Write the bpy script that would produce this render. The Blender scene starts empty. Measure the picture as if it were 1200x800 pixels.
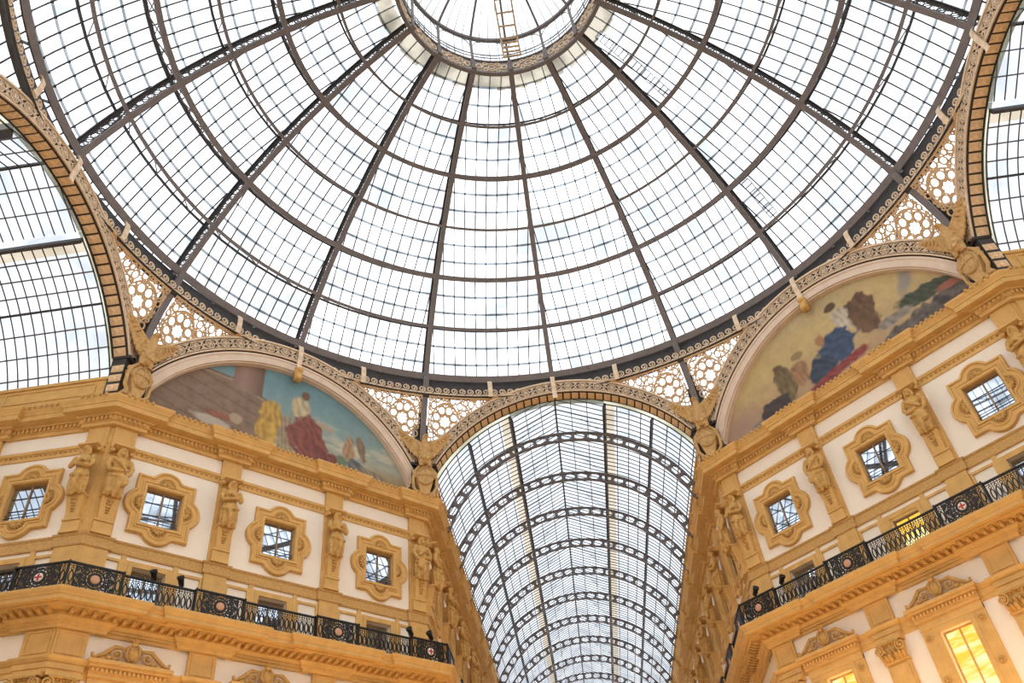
import bpy, math, random
from math import sin, cos, tan, pi, sqrt, radians, atan2, asin
from mathutils import Vector, Matrix, noise
random.seed(7)
SC = bpy.context.scene
COL = SC.collection

# ------------------------------------------------------------------ camera
A = 18.0                        # apothem of the octagon
H = A * tan(radians(22.5))      # half of one side
CAMP = Vector((-1.30682, -17.98328, 1.6)); YAW, PIT, ROL = -0.01785221, 0.73043409, -0.12628696
FPX = 973.45
cf = Vector((sin(YAW)*cos(PIT), cos(YAW)*cos(PIT), sin(PIT)))
cr = Vector((cos(YAW), -sin(YAW), 0)); cu = cr.cross(cf)
cr2 = cr*cos(ROL) + cu*sin(ROL); cu2 = -cr*sin(ROL) + cu*cos(ROL)
cam = bpy.data.cameras.new('camera'); cam.sensor_width = 36; cam.lens = FPX/1200*36
cam.clip_start = .05; cam.clip_end = 500
camo = bpy.data.objects.new('camera', cam); COL.objects.link(camo)
camo.matrix_world = Matrix(((cr2.x, cu2.x, -cf.x, CAMP.x), (cr2.y, cu2.y, -cf.y, CAMP.y), (cr2.z, cu2.z, -cf.z, CAMP.z), (0, 0, 0, 1)))
SC.camera = camo

def project(p):
    v = Vector(p) - CAMP; w = v.dot(cf)
    if w < .1: return None
    return 600 + FPX*v.dot(cr2)/w, 400 - FPX*v.dot(cu2)/w

# ------------------------------------------------------------------ sky, exposure
SKY = 2.3
wd = bpy.data.worlds.new('overcast_sky'); SC.world = wd; wd.use_nodes = True
bg = wd.node_tree.nodes['Background']; bg.inputs[0].default_value = (.95, .975, 1, 1); bg.inputs[1].default_value = SKY
vs = SC.view_settings
vs.view_transform = 'Standard'; vs.look = 'None'; vs.gamma = 1; vs.use_curve_mapping = False
vs.exposure = 0.18
LAMP_W = 360; LAMP_COL = (1, .64, .29)

# ------------------------------------------------------------------ materials
MATS = {}
def mat(name, base, rough=.7, metal=0., var=.12, scale=3., bump=0., col2=None, spec=.3):
    m = bpy.data.materials.new(name); m.use_nodes = True; nt = m.node_tree
    b = nt.nodes['Principled BSDF']; b.inputs['Roughness'].default_value = rough; b.inputs['Metallic'].default_value = metal
    b.inputs['Specular IOR Level'].default_value = spec
    tc = nt.nodes.new('ShaderNodeTexCoord'); n = nt.nodes.new('ShaderNodeTexNoise'); n.inputs['Scale'].default_value = scale
    n.inputs['Detail'].default_value = 6; n.inputs['Roughness'].default_value = .65
    nt.links.new(tc.outputs['Object'], n.inputs['Vector'])
    r = nt.nodes.new('ShaderNodeValToRGB'); r.color_ramp.elements[0].position = .3; r.color_ramp.elements[1].position = .7
    c2 = col2 or tuple(min(1, c*(1+var)) for c in base)
    r.color_ramp.elements[0].color = tuple(c*(1-var) for c in base)+(1,); r.color_ramp.elements[1].color = tuple(c2)+(1,)
    nt.links.new(n.outputs['Fac'], r.inputs['Fac']); nt.links.new(r.outputs['Color'], b.inputs['Base Color'])
    if bump:
        bp = nt.nodes.new('ShaderNodeBump'); bp.inputs['Strength'].default_value = bump; bp.inputs['Distance'].default_value = .03
        n2 = nt.nodes.new('ShaderNodeTexNoise'); n2.inputs['Scale'].default_value = scale*5; n2.inputs['Detail'].default_value = 4
        nt.links.new(tc.outputs['Object'], n2.inputs['Vector'])
        nt.links.new(n2.outputs['Fac'], bp.inputs['Height']); nt.links.new(bp.outputs['Normal'], b.inputs['Normal'])
    MATS[name] = m; return m
mat('ochre', (.67, .40, .135), .75, 0, .12, 2.5, .25)
mat('ochre_carved', (.58, .335, .105), .75, 0, .25, 6, .5)
mat('frieze_pattern', (.60, .35, .12), .75, 0, .2, 14, .6)
mat('plaster', (.89, .79, .66), .8, 0, .035, .8, .05)
mat('plaster_lower', (.84, .70, .55), .8, 0, .06, 1.2, .05)
mat('eagle_stone', (.57, .345, .135), .7, 0, .18, 5, .3)
mat('iron_brown', (.185, .16, .157), .6, 0, .15, 3)
mat('iron_dark', (.06, .054, .054), .55, 0, .2, 3)
mat('iron_grey', (.17, .15, .15), .6, 0, .2, 4)
mat('iron_cream', (.80, .62, .44), .65, 0, .15, 5)
mat('iron_tan', (.62, .42, .24), .65, 0, .15, 5)
mat('band_back', (.05, .036, .03), .7, 0, .2, 4)
mat('tile_orange', (.80, .56, .33), .6, 0, .25, 7)
mat('black_iron', (.018, .017, .017), .45, 0, .2, 5)
mat('lap_grey', (.55, .58, .60), .6, 0, .08, 3)
mat('arch_plaster', (.74, .58, .45), .7, 0, .08, 2)
mat('terracotta', (.62, .33, .20), .7, 0, .1, 4)
mat('crest_white', (.8, .74, .68), .6, 0, .05, 4)
mat('crest_red', (.5, .05, .035), .6, 0, .05, 4)
mat('window_frame', (.30, .20, .12), .6, 0, .15, 5)
mat('brass_ladder', (.50, .33, .18), .6, 0, .15, 5)
mat('marble_floor', (.36, .29, .22), .5, 0, .2, .5)
mat('collar_grey', (.42, .38, .35), .6, 0, .12, 4)
mat('dirty_glass', (.60, .50, .36), .7, 0, .2, 3)
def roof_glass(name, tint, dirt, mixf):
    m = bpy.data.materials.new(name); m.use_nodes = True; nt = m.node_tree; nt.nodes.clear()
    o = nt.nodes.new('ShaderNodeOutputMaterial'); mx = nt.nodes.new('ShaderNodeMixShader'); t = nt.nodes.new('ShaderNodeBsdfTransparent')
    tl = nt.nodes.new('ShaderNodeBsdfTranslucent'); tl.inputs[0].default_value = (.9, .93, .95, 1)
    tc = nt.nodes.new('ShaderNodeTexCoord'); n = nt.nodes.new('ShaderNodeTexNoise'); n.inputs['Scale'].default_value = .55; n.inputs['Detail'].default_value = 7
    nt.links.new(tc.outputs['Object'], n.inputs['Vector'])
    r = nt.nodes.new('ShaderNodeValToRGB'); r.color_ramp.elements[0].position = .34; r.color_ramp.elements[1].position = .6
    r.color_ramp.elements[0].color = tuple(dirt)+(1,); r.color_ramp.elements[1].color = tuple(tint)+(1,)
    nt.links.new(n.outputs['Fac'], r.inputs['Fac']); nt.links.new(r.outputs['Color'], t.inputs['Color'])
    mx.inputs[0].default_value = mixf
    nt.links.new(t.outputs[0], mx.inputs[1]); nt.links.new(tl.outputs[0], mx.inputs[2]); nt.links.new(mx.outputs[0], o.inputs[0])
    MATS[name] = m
roof_glass('roof_glass', (.92, .94, .96), (.31, .33, .345), .10)
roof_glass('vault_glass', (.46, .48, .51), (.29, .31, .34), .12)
roof_glass('lap_glass', (.46, .475, .485), (.40, .415, .43), .1)
roof_glass('stained_glass', (.37, .31, .23), (.27, .21, .14), .1)
roof_glass('pale_glass', (.66, .65, .58), (.50, .47, .38), .1)
def window_glass(name, refl, dark):
    m = bpy.data.materials.new(name); m.use_nodes = True; nt = m.node_tree; nt.nodes.clear()
    o = nt.nodes.new('ShaderNodeOutputMaterial'); mx = nt.nodes.new('ShaderNodeMixShader'); g = nt.nodes.new('ShaderNodeBsdfGlossy')
    g.inputs['Roughness'].default_value = .02; g.inputs['Color'].default_value = tuple(refl)+(1,)
    dfs = nt.nodes.new('ShaderNodeBsdfDiffuse'); dfs.inputs[0].default_value = tuple(dark)+(1,)
    mx.inputs[0].default_value = .8
    nt.links.new(dfs.outputs[0], mx.inputs[1]); nt.links.new(g.outputs[0], mx.inputs[2]); nt.links.new(mx.outputs[0], o.inputs[0])
    MATS[name] = m
window_glass('window_glass', (.62, .68, .76), (.05, .05, .06))
def emit(name, col, st, stripes=0):
    m = bpy.data.materials.new(name); m.use_nodes = True; nt = m.node_tree; nt.nodes.clear()
    o = nt.nodes.new('ShaderNodeOutputMaterial'); e = nt.nodes.new('ShaderNodeEmission'); e.inputs[1].default_value = st
    e.inputs[0].default_value = tuple(col)+(1,)
    if stripes:
        tc = nt.nodes.new('ShaderNodeTexCoord'); n = nt.nodes.new('ShaderNodeTexNoise'); n.inputs['Scale'].default_value = 1.5
        mp = nt.nodes.new('ShaderNodeMapping'); mp.inputs['Scale'].default_value = (.6, 1, 3.5)
        r = nt.nodes.new('ShaderNodeValToRGB'); r.color_ramp.elements[0].position = .38; r.color_ramp.elements[1].position = .62
        r.color_ramp.elements[0].color = tuple(c*f for c, f in zip(col, (.95, .80, .5)))+(1,); r.color_ramp.elements[1].color = (1, .86, .40, 1)
        nt.links.new(tc.outputs['Object'], mp.inputs['Vector']); nt.links.new(mp.outputs[0], n.inputs['Vector'])
        nt.links.new(n.outputs['Fac'], r.inputs['Fac']); nt.links.new(r.outputs[0], e.inputs[0])
    nt.links.new(e.outputs[0], o.inputs[0]); MATS[name] = m
emit('lit_window', (1, .66, .13), 1.25, 1)
emit('lamp_globe', (1, .72, .38), 6)
m = bpy.data.materials.new('painting'); m.use_nodes = True; nt = m.node_tree
at = nt.nodes.new('ShaderNodeVertexColor'); at.layer_name = 'paint'
nz = nt.nodes.new('ShaderNodeTexNoise'); nz.inputs['Scale'].default_value = 7; nz.inputs['Detail'].default_value = 5
tc = nt.nodes.new('ShaderNodeTexCoord'); nt.links.new(tc.outputs['Object'], nz.inputs['Vector'])
mxc = nt.nodes.new('ShaderNodeMix'); mxc.data_type = 'RGBA'; mxc.blend_type = 'OVERLAY'; mxc.inputs[0].default_value = .15
nt.links.new(at.outputs['Color'], mxc.inputs[6]); nt.links.new(nz.outputs['Color'], mxc.inputs[7])
nt.links.new(mxc.outputs[2], nt.nodes['Principled BSDF'].inputs['Base Color']); nt.nodes['Principled BSDF'].inputs['Roughness'].default_value = .7
MATS['painting'] = m

# ------------------------------------------------------------------ mesh helpers
class MB:
    def __init__(s): s.v = []; s.f = []
    def add(s, vs, fs):
        k = len(s.v); s.v += [tuple(p) for p in vs]; s.f += [tuple(i+k for i in f) for f in fs]; return s
    def box(s, x0, x1, y0, y1, z0, z1):
        return s.add([(x0,y0,z0),(x1,y0,z0),(x1,y1,z0),(x0,y1,z0),(x0,y0,z1),(x1,y0,z1),(x1,y1,z1),(x0,y1,z1)],
                     [(0,3,2,1),(4,5,6,7),(0,1,5,4),(1,2,6,5),(2,3,7,6),(3,0,4,7)])
    def frustum(s, x0, x1, y0, y1, z0, X0, X1, Y0, Y1, z1):
        return s.add([(x0,y0,z0),(x1,y0,z0),(x1,y1,z0),(x0,y1,z0),(X0,Y0,z1),(X1,Y0,z1),(X1,Y1,z1),(X0,Y1,z1)],
                     [(0,3,2,1),(4,5,6,7),(0,1,5,4),(1,2,6,5),(2,3,7,6),(3,0,4,7)])
    def tube(s, pts, r, n=6, closed=False, up=None, flat=1.0):
        pts = [Vector(p) for p in pts]; N = len(pts); R = r if isinstance(r, (list, tuple)) else [r]*N
        rings = []; prev = None
        for i, p in enumerate(pts):
            if closed: t = pts[(i+1) % N] - pts[i-1]
            else: t = pts[min(i+1, N-1)] - pts[max(i-1, 0)]
            t = t.normalized() if t.length > 1e-9 else Vector((0, 0, 1))
            ref = Vector(up) if up is not None else (prev if prev is not None else (Vector((0, 0, 1)) if abs(t.z) < .9 else Vector((1, 0, 0))))
            a = ref - t*ref.dot(t)
            if a.length < 1e-6: a = t.orthogonal()
            a.normalize(); b = t.cross(a); prev = a
            rings.append([p + (a*cos(2*pi*j/n + pi/n)*flat + b*sin(2*pi*j/n + pi/n))*R[i] for j in range(n)])
        vs = [q for rg in rings for q in rg]; fs = []
        for i in range(N if closed else N-1):
            k = (i+1) % N
            for j in range(n): fs.append((i*n+j, i*n+(j+1) % n, k*n+(j+1) % n, k*n+j))
        if not closed: fs.append(tuple(range(n-1, -1, -1))); fs.append(tuple((N-1)*n+j for j in range(n)))
        return s.add(vs, fs)
    def bar(s, pts, w, dpt, up):
        """rectangular section along a polyline: w across, dpt along `up` (function of index or vector)"""
        pts = [Vector(p) for p in pts]; N = len(pts); vs = []; fs = []
        for i, p in enumerate(pts):
            t = (pts[min(i+1, N-1)] - pts[max(i-1, 0)]).normalized(); u = Vector(up(i) if callable(up) else up)
            u = (u - t*u.dot(t)).normalized(); b = t.cross(u)
            vs += [p - b*w/2 - u*dpt/2, p + b*w/2 - u*dpt/2, p + b*w/2 + u*dpt/2, p - b*w/2 + u*dpt/2]
        for i in range(N-1):
            for j in range(4): fs.append((i*4+j, i*4+(j+1) % 4, i*4+4+(j+1) % 4, i*4+4+j))
        fs.append((3, 2, 1, 0)); fs.append(tuple((N-1)*4+j for j in range(4)))
        return s.add(vs, fs)
    def ball(s, c, r, nu=12, nv=8, M=None):
        vs = []; fs = []
        for i in range(nv+1):
            th = pi*i/nv
            for j in range(nu):
                ph = 2*pi*j/nu; p = Vector((r[0]*sin(th)*cos(ph), r[1]*sin(th)*sin(ph), r[2]*cos(th)))
                if M: p = M @ p
                vs.append(p + Vector(c))
        for i in range(nv):
            for j in range(nu): fs.append((i*nu+j, (i+1)*nu+j, (i+1)*nu+(j+1) % nu, i*nu+(j+1) % nu))
        return s.add(vs, fs)
    def loft(s, rings, cap=True, closed=True):
        n = len(rings[0]); vs = [p for r in rings for p in r]; fs = []
        for i in range(len(rings)-1):
            for j in range(n if closed else n-1): fs.append((i*n+j, i*n+(j+1) % n, (i+1)*n+(j+1) % n, (i+1)*n+j))
        if cap: fs.append(tuple(range(n-1, -1, -1))); fs.append(tuple((len(rings)-1)*n+j for j in range(n)))
        return s.add(vs, fs)
    def arc(s, r0, r1, y0, y1, a0, a1, n, zc=21.5):
        rings = []
        for i in range(n+1):
            a = a0+(a1-a0)*i/n
            rings.append([(r*sin(a), y, zc+r*cos(a)) for r, y in ((r0, y0), (r1, y0), (r1, y1), (r0, y1))])
        return s.loft(rings)
    def prism(s, out, y0, y1):
        n = len(out); return s.add([(x, y0, z) for x, z in out]+[(x, y1, z) for x, z in out],
            [tuple(range(n)), tuple(range(2*n-1, n-1, -1))]+[(i, i+n, (i+1) % n+n, (i+1) % n) for i in range(n)])
    def annulus(s, f, cx, cz, r0, r1, n=12, th=.04, a0=0):
        """flat ring laid on the surface f(u, w, depth)"""
        rings = []
        for i in range(n):
            a = a0+2*pi*i/n; c, q = cos(a), sin(a)
            rings.append([f(cx+r0*c, cz+r0*q, 0), f(cx+r1*c, cz+r1*q, 0), f(cx+r1*c, cz+r1*q, th), f(cx+r0*c, cz+r0*q, th)])
        rings.append(rings[0]); return s.loft(rings, cap=False)
    def strip(s, f, pts, w, th=.04, closed=False):
        """flat ribbon along 2D points on the surface f(u, w, depth)"""
        N = len(pts); rings = []
        for i in range(N):
            a = pts[i-1] if (closed or i > 0) else pts[0]; b = pts[(i+1) % N] if (closed or i < N-1) else pts[-1]
            dx, dz = b[0]-a[0], b[1]-a[1]; L = math.hypot(dx, dz) or 1; nx, nz_ = -dz/L*w/2, dx/L*w/2
            x, z = pts[i]
            rings.append([f(x+nx, z+nz_, 0), f(x-nx, z-nz_, 0), f(x-nx, z-nz_, th), f(x+nx, z+nz_, th)])
        if closed: rings.append(rings[0])
        return s.loft(rings, cap=not closed)
    def sweep(s, path, prof, closed_prof=True):
        """mitred sweep; profile offsets go to the right-hand side of the travel"""
        P = [Vector(p) for p in path]; N = len(P); rings = []
        def nrm(a, b):
            t = (b-a).normalized(); return Vector((t.y, -t.x))
        for i in range(N):
            n1 = nrm(P[i-1], P[i]) if i > 0 else nrm(P[0], P[1]); n2 = nrm(P[i], P[i+1]) if i < N-1 else n1
            m_ = (n1+n2)/(1+n1.dot(n2))
            rings.append([(P[i].x+m_.x*o, P[i].y+m_.y*o, z) for o, z in prof])
        return s.loft(rings)
    def mesh(s, name, smooth=False):
        me = bpy.data.meshes.new(name); me.from_pydata(s.v, [], s.f); me.validate()
        if smooth: me.polygons.foreach_set('use_smooth', [True]*len(me.polygons))
        me.update(); return me
    def build(s, name, material, parent=None, smooth=False):
        return put(name, s.mesh(name, smooth), material, parent)
def put(name, me, material=None, parent=None):
    if material and not me.materials: me.materials.append(MATS[material])
    o = bpy.data.objects.new(name, me); COL.objects.link(o)
    if parent: o.parent = parent
    return o
def tag(o, label=None, cat=None, group=None, kind=None):
    if label: o['label'] = label
    if cat: o['category'] = cat
    if group: o['group'] = group
    if kind: o['kind'] = kind
    return o
FR = {'DL': (-A*sin(pi/4), A*cos(pi/4), pi/4), 'DR': (A*sin(pi/4), A*cos(pi/4), -pi/4), 'FL': (-H, A, pi/2), 'FR': (H, A, -pi/2), 'LA': (-A, H, 0), 'RA': (A, H, 0)}
def frame_pt(fr, s, o, z=0):
    x, y, th = FR[fr]; return Vector((x+cos(th)*s+sin(th)*o, y+sin(th)*s-cos(th)*o, z))
def empty(name, loc=(0, 0, 0), rz=0):
    e = bpy.data.objects.new(name, None); COL.objects.link(e); e.location = loc; e.rotation_euler = (0, 0, rz); e.empty_display_size = .2; return e
def at_wall(name, fr, s, o, z, label=None, cat=None, group=None, kind=None):
    e = empty(name, frame_pt(fr, s, o, z), FR[fr][2]); return tag(e, label, cat, group, kind)
def at_phi(name, phi, R, z, label=None, cat=None, group=None, kind=None):
    p = radians(phi); e = empty(name, (R*sin(p), R*cos(p), z), -p); return tag(e, label, cat, group, kind)
def copy_tree(o, parent=None):
    c = o.copy(); COL.objects.link(c)
    if parent: c.parent = parent
    for ch in o.children: copy_tree(ch, c)
    return c
def remeshed(mb, name, voxel, material, smooth_it=2):
    me = mb.mesh(name+'_src'); o = bpy.data.objects.new('tmp', me); COL.objects.link(o)
    md = o.modifiers.new('r', 'REMESH'); md.mode = 'VOXEL'; md.voxel_size = voxel; md.use_smooth_shade = True
    if smooth_it: sm = o.modifiers.new('s', 'SMOOTH'); sm.iterations = smooth_it; sm.factor = .5
    dg = bpy.context.evaluated_depsgraph_get(); dg.update()
    r = bpy.data.meshes.new_from_object(o.evaluated_get(dg)); r.name = name
    bpy.data.objects.remove(o); r.materials.clear(); r.materials.append(MATS[material]); return r
def plane(x, z, d): return (x, -d, z)

# ------------------------------------------------------------------ structure: floor and walls
fl = MB().box(-75, 75, -75, 75, -.2, 0).build('floor', 'marble_floor'); tag(fl, 'pale stone floor of the arcade under the dome', 'floor', kind='structure')

def wall_holes(s0, s1, z0, z1, holes, depth=.42, thick=.7):
    xs = sorted({s0, s1, *[h[0] for h in holes], *[h[1] for h in holes]}); zs = sorted({z0, z1, *[h[2] for h in holes], *[h[3] for h in holes]})
    mb = MB()
    for i in range(len(xs)-1):
        for j in range(len(zs)-1):
            cx, cz = (xs[i]+xs[i+1])/2, (zs[j]+zs[j+1])/2
            if any(h[0] < cx < h[1] and h[2] < cz < h[3] for h in holes): continue
            mb.add([(xs[i],0,zs[j]),(xs[i+1],0,zs[j]),(xs[i+1],0,zs[j+1]),(xs[i],0,zs[j+1])], [(0,1,2,3)])
    for a, b, c, e in holes:
        mb.add([(a,0,c),(b,0,c),(b,0,e),(a,0,e),(a,depth,c),(b,depth,c),(b,depth,e),(a,depth,e)], [(0,4,5,1),(1,5,6,2),(2,6,7,3),(3,7,4,0),(4,7,6,5)])
    mb.add([(s0,thick,z0),(s1,thick,z0),(s1,thick,z1),(s0,thick,z1),(s0,0,z0),(s1,0,z0),(s1,0,z1),(s0,0,z1)], [(1,0,3,2),(7,6,2,3),(0,4,7,3),(5,1,2,6)])
    return mb
PITCH = 4.4; NB = 10
BAYS = {'DL': [-4.97, 0, 4.97], 'DR': [-4.97, 0, 4.97],
        'FL': [.5+PITCH*(k+.5) for k in range(NB)], 'FR': [-.5-PITCH*(k+.5) for k in range(NB)],
        'LA': [-.5-PITCH*(k+.5) for k in range(3)], 'RA': [.5+PITCH*(k+.5) for k in range(3)]}
PILS = {'DL': [-7.0, -2.48, 2.48, 7.0], 'DR': [-7.0, -2.48, 2.48, 7.0],
        'FL': [.5+PITCH*k for k in range(NB+1)], 'FR': [-.5-PITCH*k for k in range(NB+1)],
        'LA': [-.5-PITCH*k for k in range(4)], 'RA': [.5+PITCH*k for k in range(4)]}
EXT = {'DL': (-H, H), 'DR': (-H, H), 'FL': (0, 50), 'FR': (-50, 0), 'LA': (-30, 0), 'RA': (0, 30)}
WNAME = {'DL': 'wall_left', 'DR': 'wall_right', 'FL': 'wall_vault_left', 'FR': 'wall_vault_right', 'LA': 'wall_side_left', 'RA': 'wall_side_right'}
WLAB = {'DL': 'cream and ochre octagon facade below the blue-sky lunette', 'DR': 'cream and ochre octagon facade below the golden-sky lunette',
        'FL': 'receding arcade facade adjoining the blue-sky lunette wall along the long vault', 'FR': 'receding arcade facade adjoining the golden-sky lunette wall along the long vault',
        'LA': 'side arm facade round the paired-statue corner beside the blue-sky lunette', 'RA': 'side arm facade round the corner beside the golden-sky lunette'}
WW, WH = .73, .80      # upper window opening
for fr in FR:
    holes = []
    for b in BAYS[fr]:
        holes += [(b-WW, b+WW, 19.73-WH, 19.73+WH)]
        if fr in ('DL', 'DR', 'LA'): holes += [(b-.62, b+.62, 15.55, 17.12)]
        if fr in ('DL', 'DR'): holes += [(b-.62, b+.62, 9.2, 12.52)]
    e = wall_holes(*EXT[fr], 0, 23.75, holes).build(WNAME[fr], 'plaster')
    x, y, th = FR[fr]; e.location = (x, y, 0); e.rotation_euler = (0, 0, th); tag(e, WLAB[fr], 'wall', kind='structure')
# rear half of the octagon (behind the camera): plain walls so that light bounces as in the closed hall
rw = MB()
rear = [('wall_rear_left', 'plain rear octagon wall facing the golden-sky lunette', -135, 0), ('wall_rear_right', 'plain rear octagon wall facing the blue-sky lunette', 135, 0)]
rear_me = MB().box(-H, H, 0, .7, 0, 23.75).mesh('rear_wall'); rear_me.materials.append(MATS['plaster'])
for n_, l_, ph, _ in rear:
    o = put(n_, rear_me); o.location = (A*sin(radians(ph)), A*cos(radians(ph)), 0); o.rotation_euler = (0, 0, -radians(ph)); tag(o, l_, 'wall', kind='structure')
for n_, l_, bx in [('wall_rear_arm_left', 'plain wall of the rear arm on the blue-sky side', (-H-.7, -H, -60, -A)), ('wall_rear_arm_right', 'plain wall of the rear arm on the golden-sky side', (H, H+.7, -60, -A)),
                   ('wall_near_side_left', 'plain near wall of the side arm on the blue-sky side', (-60, -A, -H-.7, -H)), ('wall_near_side_right', 'plain near wall of the side arm on the golden-sky side', (A, 60, -H-.7, -H))]:
    tag(MB().box(bx[0], bx[1], bx[2], bx[3], 0, 23.75).build(n_, 'plaster'), l_, 'wall', kind='structure')

# ------------------------------------------------------------------ continuous mouldings along each chain of walls
def chain(names, ress, half):
    """plan polyline along a chain of walls, stepping forward by ress at each pilaster"""
    pts = []
    for fr in names:
        s0, s1 = EXT[fr]; seq = []
        for p in sorted(PILS[fr]):
            a, b = max(p-half, s0), min(p+half, s1)
            if p-half < s0+.15: a = s0
            if p+half > s1-.15: b = s1
            seq.append((a, b))
        cur = []
        pos = s0
        for a, b in seq:
            if a > pos+1e-6:
                if not cur: cur.append((pos, 0))
                cur += [(a, 0)]
            cur += [(a, ress), (b, ress)]
            if b < s1-1e-6: cur += [(b, 0)]
            pos = b
        if pos < s1-1e-6: cur.append((s1, 0))
        pts.append((fr, cur))
    out = []
    for k, (fr, cur) in enumerate(pts):
        for i, (s, o) in enumerate(cur):
            if k > 0 and i == 0: continue       # corner already placed by the previous wall
            if k < len(pts)-1 and i == len(cur)-1:
                s = s - o*tan(radians(22.5))*-1*0 - 0
                # mitre point of the convex corner
                x, y, th = FR[fr]; p = frame_pt(fr, s, 0); c = p.xy.normalized()
                nin = Vector((sin(th), -cos(th))); nx = Vector((sin(FR[names[k+1]][2]), -cos(FR[names[k+1]][2])))
                mm = (nin+nx)/(1+nin.dot(nx)); q = p.xy+mm*o
            else: q = frame_pt(fr, s, o).xy
            if not out or (Vector(q)-Vector(out[-1])).length > 1e-5: out.append((q.x, q.y))
    return out
CH = {'left': ('LA', 'DL', 'FL'), 'right': ('FR', 'DR', 'RA')}
SIDE = {'left': 'on the blue-sky lunette side', 'right': 'on the golden-sky lunette side'}
def dist_along(path, step, skip=.0):
    """points, unit normals (to the right) at even steps along each straight piece"""
    out = []
    for a, b in zip(path[:-1], path[1:]):
        a, b = Vector(a), Vector(b); L = (b-a).length
        if L < .5: continue
        t = (b-a)/L; n = max(1, int((L-skip)/step)); st = (L-skip)/n
        for i in range(n): out.append((a+t*(skip/2+st*(i+.5)), Vector((t.y, -t.x))))
    return out
mod_me = MB().box(-.065, .065, -.38, 0, -.09, 0).frustum(-.065, .065, -.24, 0, -.17, -.065, .065, -.38, 0, -.09).mesh('modillion'); mod_me.materials.append(MATS['ochre_carved'])
tn = 0
for side in ('left', 'right'):
    chn = CH[side]
    p1 = chain(chn, .22, .62)
    # main cornice below the lunettes
    cor = MB().sweep(p1, [(-.1,22.72),(.10,22.72),(.10,22.86),(.16,22.88),(.16,23.06),(.27,23.08),(.30,23.14),(.66,23.16),(.66,23.36),(.70,23.38),(.72,23.44),(.82,23.58),(.84,23.66),(.80,23.70),(-.1,23.80)])
    tn += 1; c = tag(cor.build('trim_%d' % tn, 'ochre'), 'ochre dentilled main cornice ' + SIDE[side], 'cornice', kind='structure')
    d = MB()
    for q, nn in dist_along(p1, .17):
        t = Vector((-nn.y, nn.x))
        if q.y > 45: continue
        a = q+nn*.16
        w = t*.045; dd = nn*.09
        d.add([(*(a-w), 22.9), (*(a+w), 22.9), (*(a+w+dd), 22.9), (*(a-w+dd), 22.9), (*(a-w), 23.05), (*(a+w), 23.05), (*(a+w+dd), 23.05), (*(a-w+dd), 23.05)],
              [(0,3,2,1),(4,5,6,7),(0,1,5,4),(1,2,6,5),(2,3,7,6),(3,0,4,7)])
    tag(d.build('dentils', 'ochre', c), kind='stuff')
    d = MB()
    for q, nn in dist_along(p1, .22):
        if q.y > 40: continue
        a = q+nn*.84; d.ball((a.x, a.y, 23.66), (.085, .085, .085), 6, 4)
    tag(d.build('bead_row', 'ochre_carved', c), kind='stuff')
    # bead moulding below the cream frieze
    p0 = chain(chn, .0, .3)
    mo = MB().sweep(p0, [(-.05,21.62),(.05,21.62),(.07,21.74),(.05,21.76),(.05,21.86),(.11,21.90),(.13,21.98),(.10,22.03),(-.05,22.05)])
    tn += 1; c = tag(mo.build('trim_%d' % tn, 'ochre'), 'thin beaded ochre moulding under the cream frieze strip ' + SIDE[side], 'moulding', kind='structure')
    d = MB()
    for q, nn in dist_along(p0, .2):
        if q.y > 36: continue
        a = q+nn*.08; d.ball((a.x, a.y, 21.81), (.06, .06, .045), 6, 4)
    tag(d.build('bead_row', 'ochre_carved', c), kind='stuff')
    # patterned band under the upper windows
    p2 = chain(chn, .10, .48)
    ba = MB().sweep(p2, [(-.05,17.50),(.07,17.50),(.09,17.56),(.06,17.60),(.06,17.88),(.10,17.92),(.12,17.98),(-.05,18.02)])
    tn += 1; tag(ba.build('trim_%d' % tn, 'frieze_pattern'), 'ochre patterned string course between upper windows and balcony ' + SIDE[side], 'string course', kind='structure')
    # balcony slab with its bed mouldings
    p3 = chain(chn, .16, .95)
    sl = MB().sweep(p3, [(-.1,14.42),(.08,14.42),(.10,14.52),(.16,14.54),(.16,14.62),(.22,14.64),(.26,14.72),(.30,14.74),(.30,14.90),(.80,14.92),(.80,14.97),(1.0,14.98),(1.0,15.12),(1.03,15.13),(1.05,15.18),(1.12,15.26),(1.14,15.34),(1.10,15.38),(-.1,15.40)])
    tn += 1; c = tag(sl.build('trim_%d' % tn, 'ochre'), 'deep ochre balcony cornice carrying the black railing ' + SIDE[side], 'balcony', kind='structure')
    k = 0
    for q, nn in dist_along(p3, .30):
        if q.y > 24 or abs(q.x) > 24: continue
        o = put('modillion', mod_me, None, c); a = q+nn*.30; o.location = (a.x, a.y, 14.93); o.rotation_euler = (0, 0, atan2(nn.x, -nn.y))
    # lower architrave
    p4 = chain(chn, .10, .5)
    ar = MB().sweep(p4, [(-.05,12.92),(.06,12.92),(.06,13.08),(.10,13.10),(.10,13.28),(.14,13.30),(.22,13.40),(.24,13.46),(-.05,13.5)])
    tn += 1; tag(ar.build('trim_%d' % tn, 'ochre'), 'ochre architrave above the lower pilaster capitals ' + SIDE[side], 'architrave', kind='structure')

for a_, b_, l_ in (('LA', 'DL', 'paired-statue corner by the blue-sky lunette'), ('DL', 'FL', 'corner between blue-sky lunette wall and long vault'), ('FR', 'DR', 'corner between long vault and golden-sky lunette wall'), ('DR', 'RA', 'corner between golden-sky lunette wall and side arm')):
    pth = [frame_pt(a_, EXT[a_][1]-.80, 0).xy, frame_pt(a_, EXT[a_][1], 0).xy, frame_pt(b_, EXT[b_][0]+.80, 0).xy]
    tn += 1; tag(MB().sweep(pth, [(-.1, 15.4), (.12, 15.4), (.12, 17.52), (.09, 17.55), (.09, 22.74), (-.1, 22.74)]).build('trim_%d' % tn, 'ochre'), 'plain ochre corner pier at the ' + l_, 'pier', kind='structure')
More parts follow.
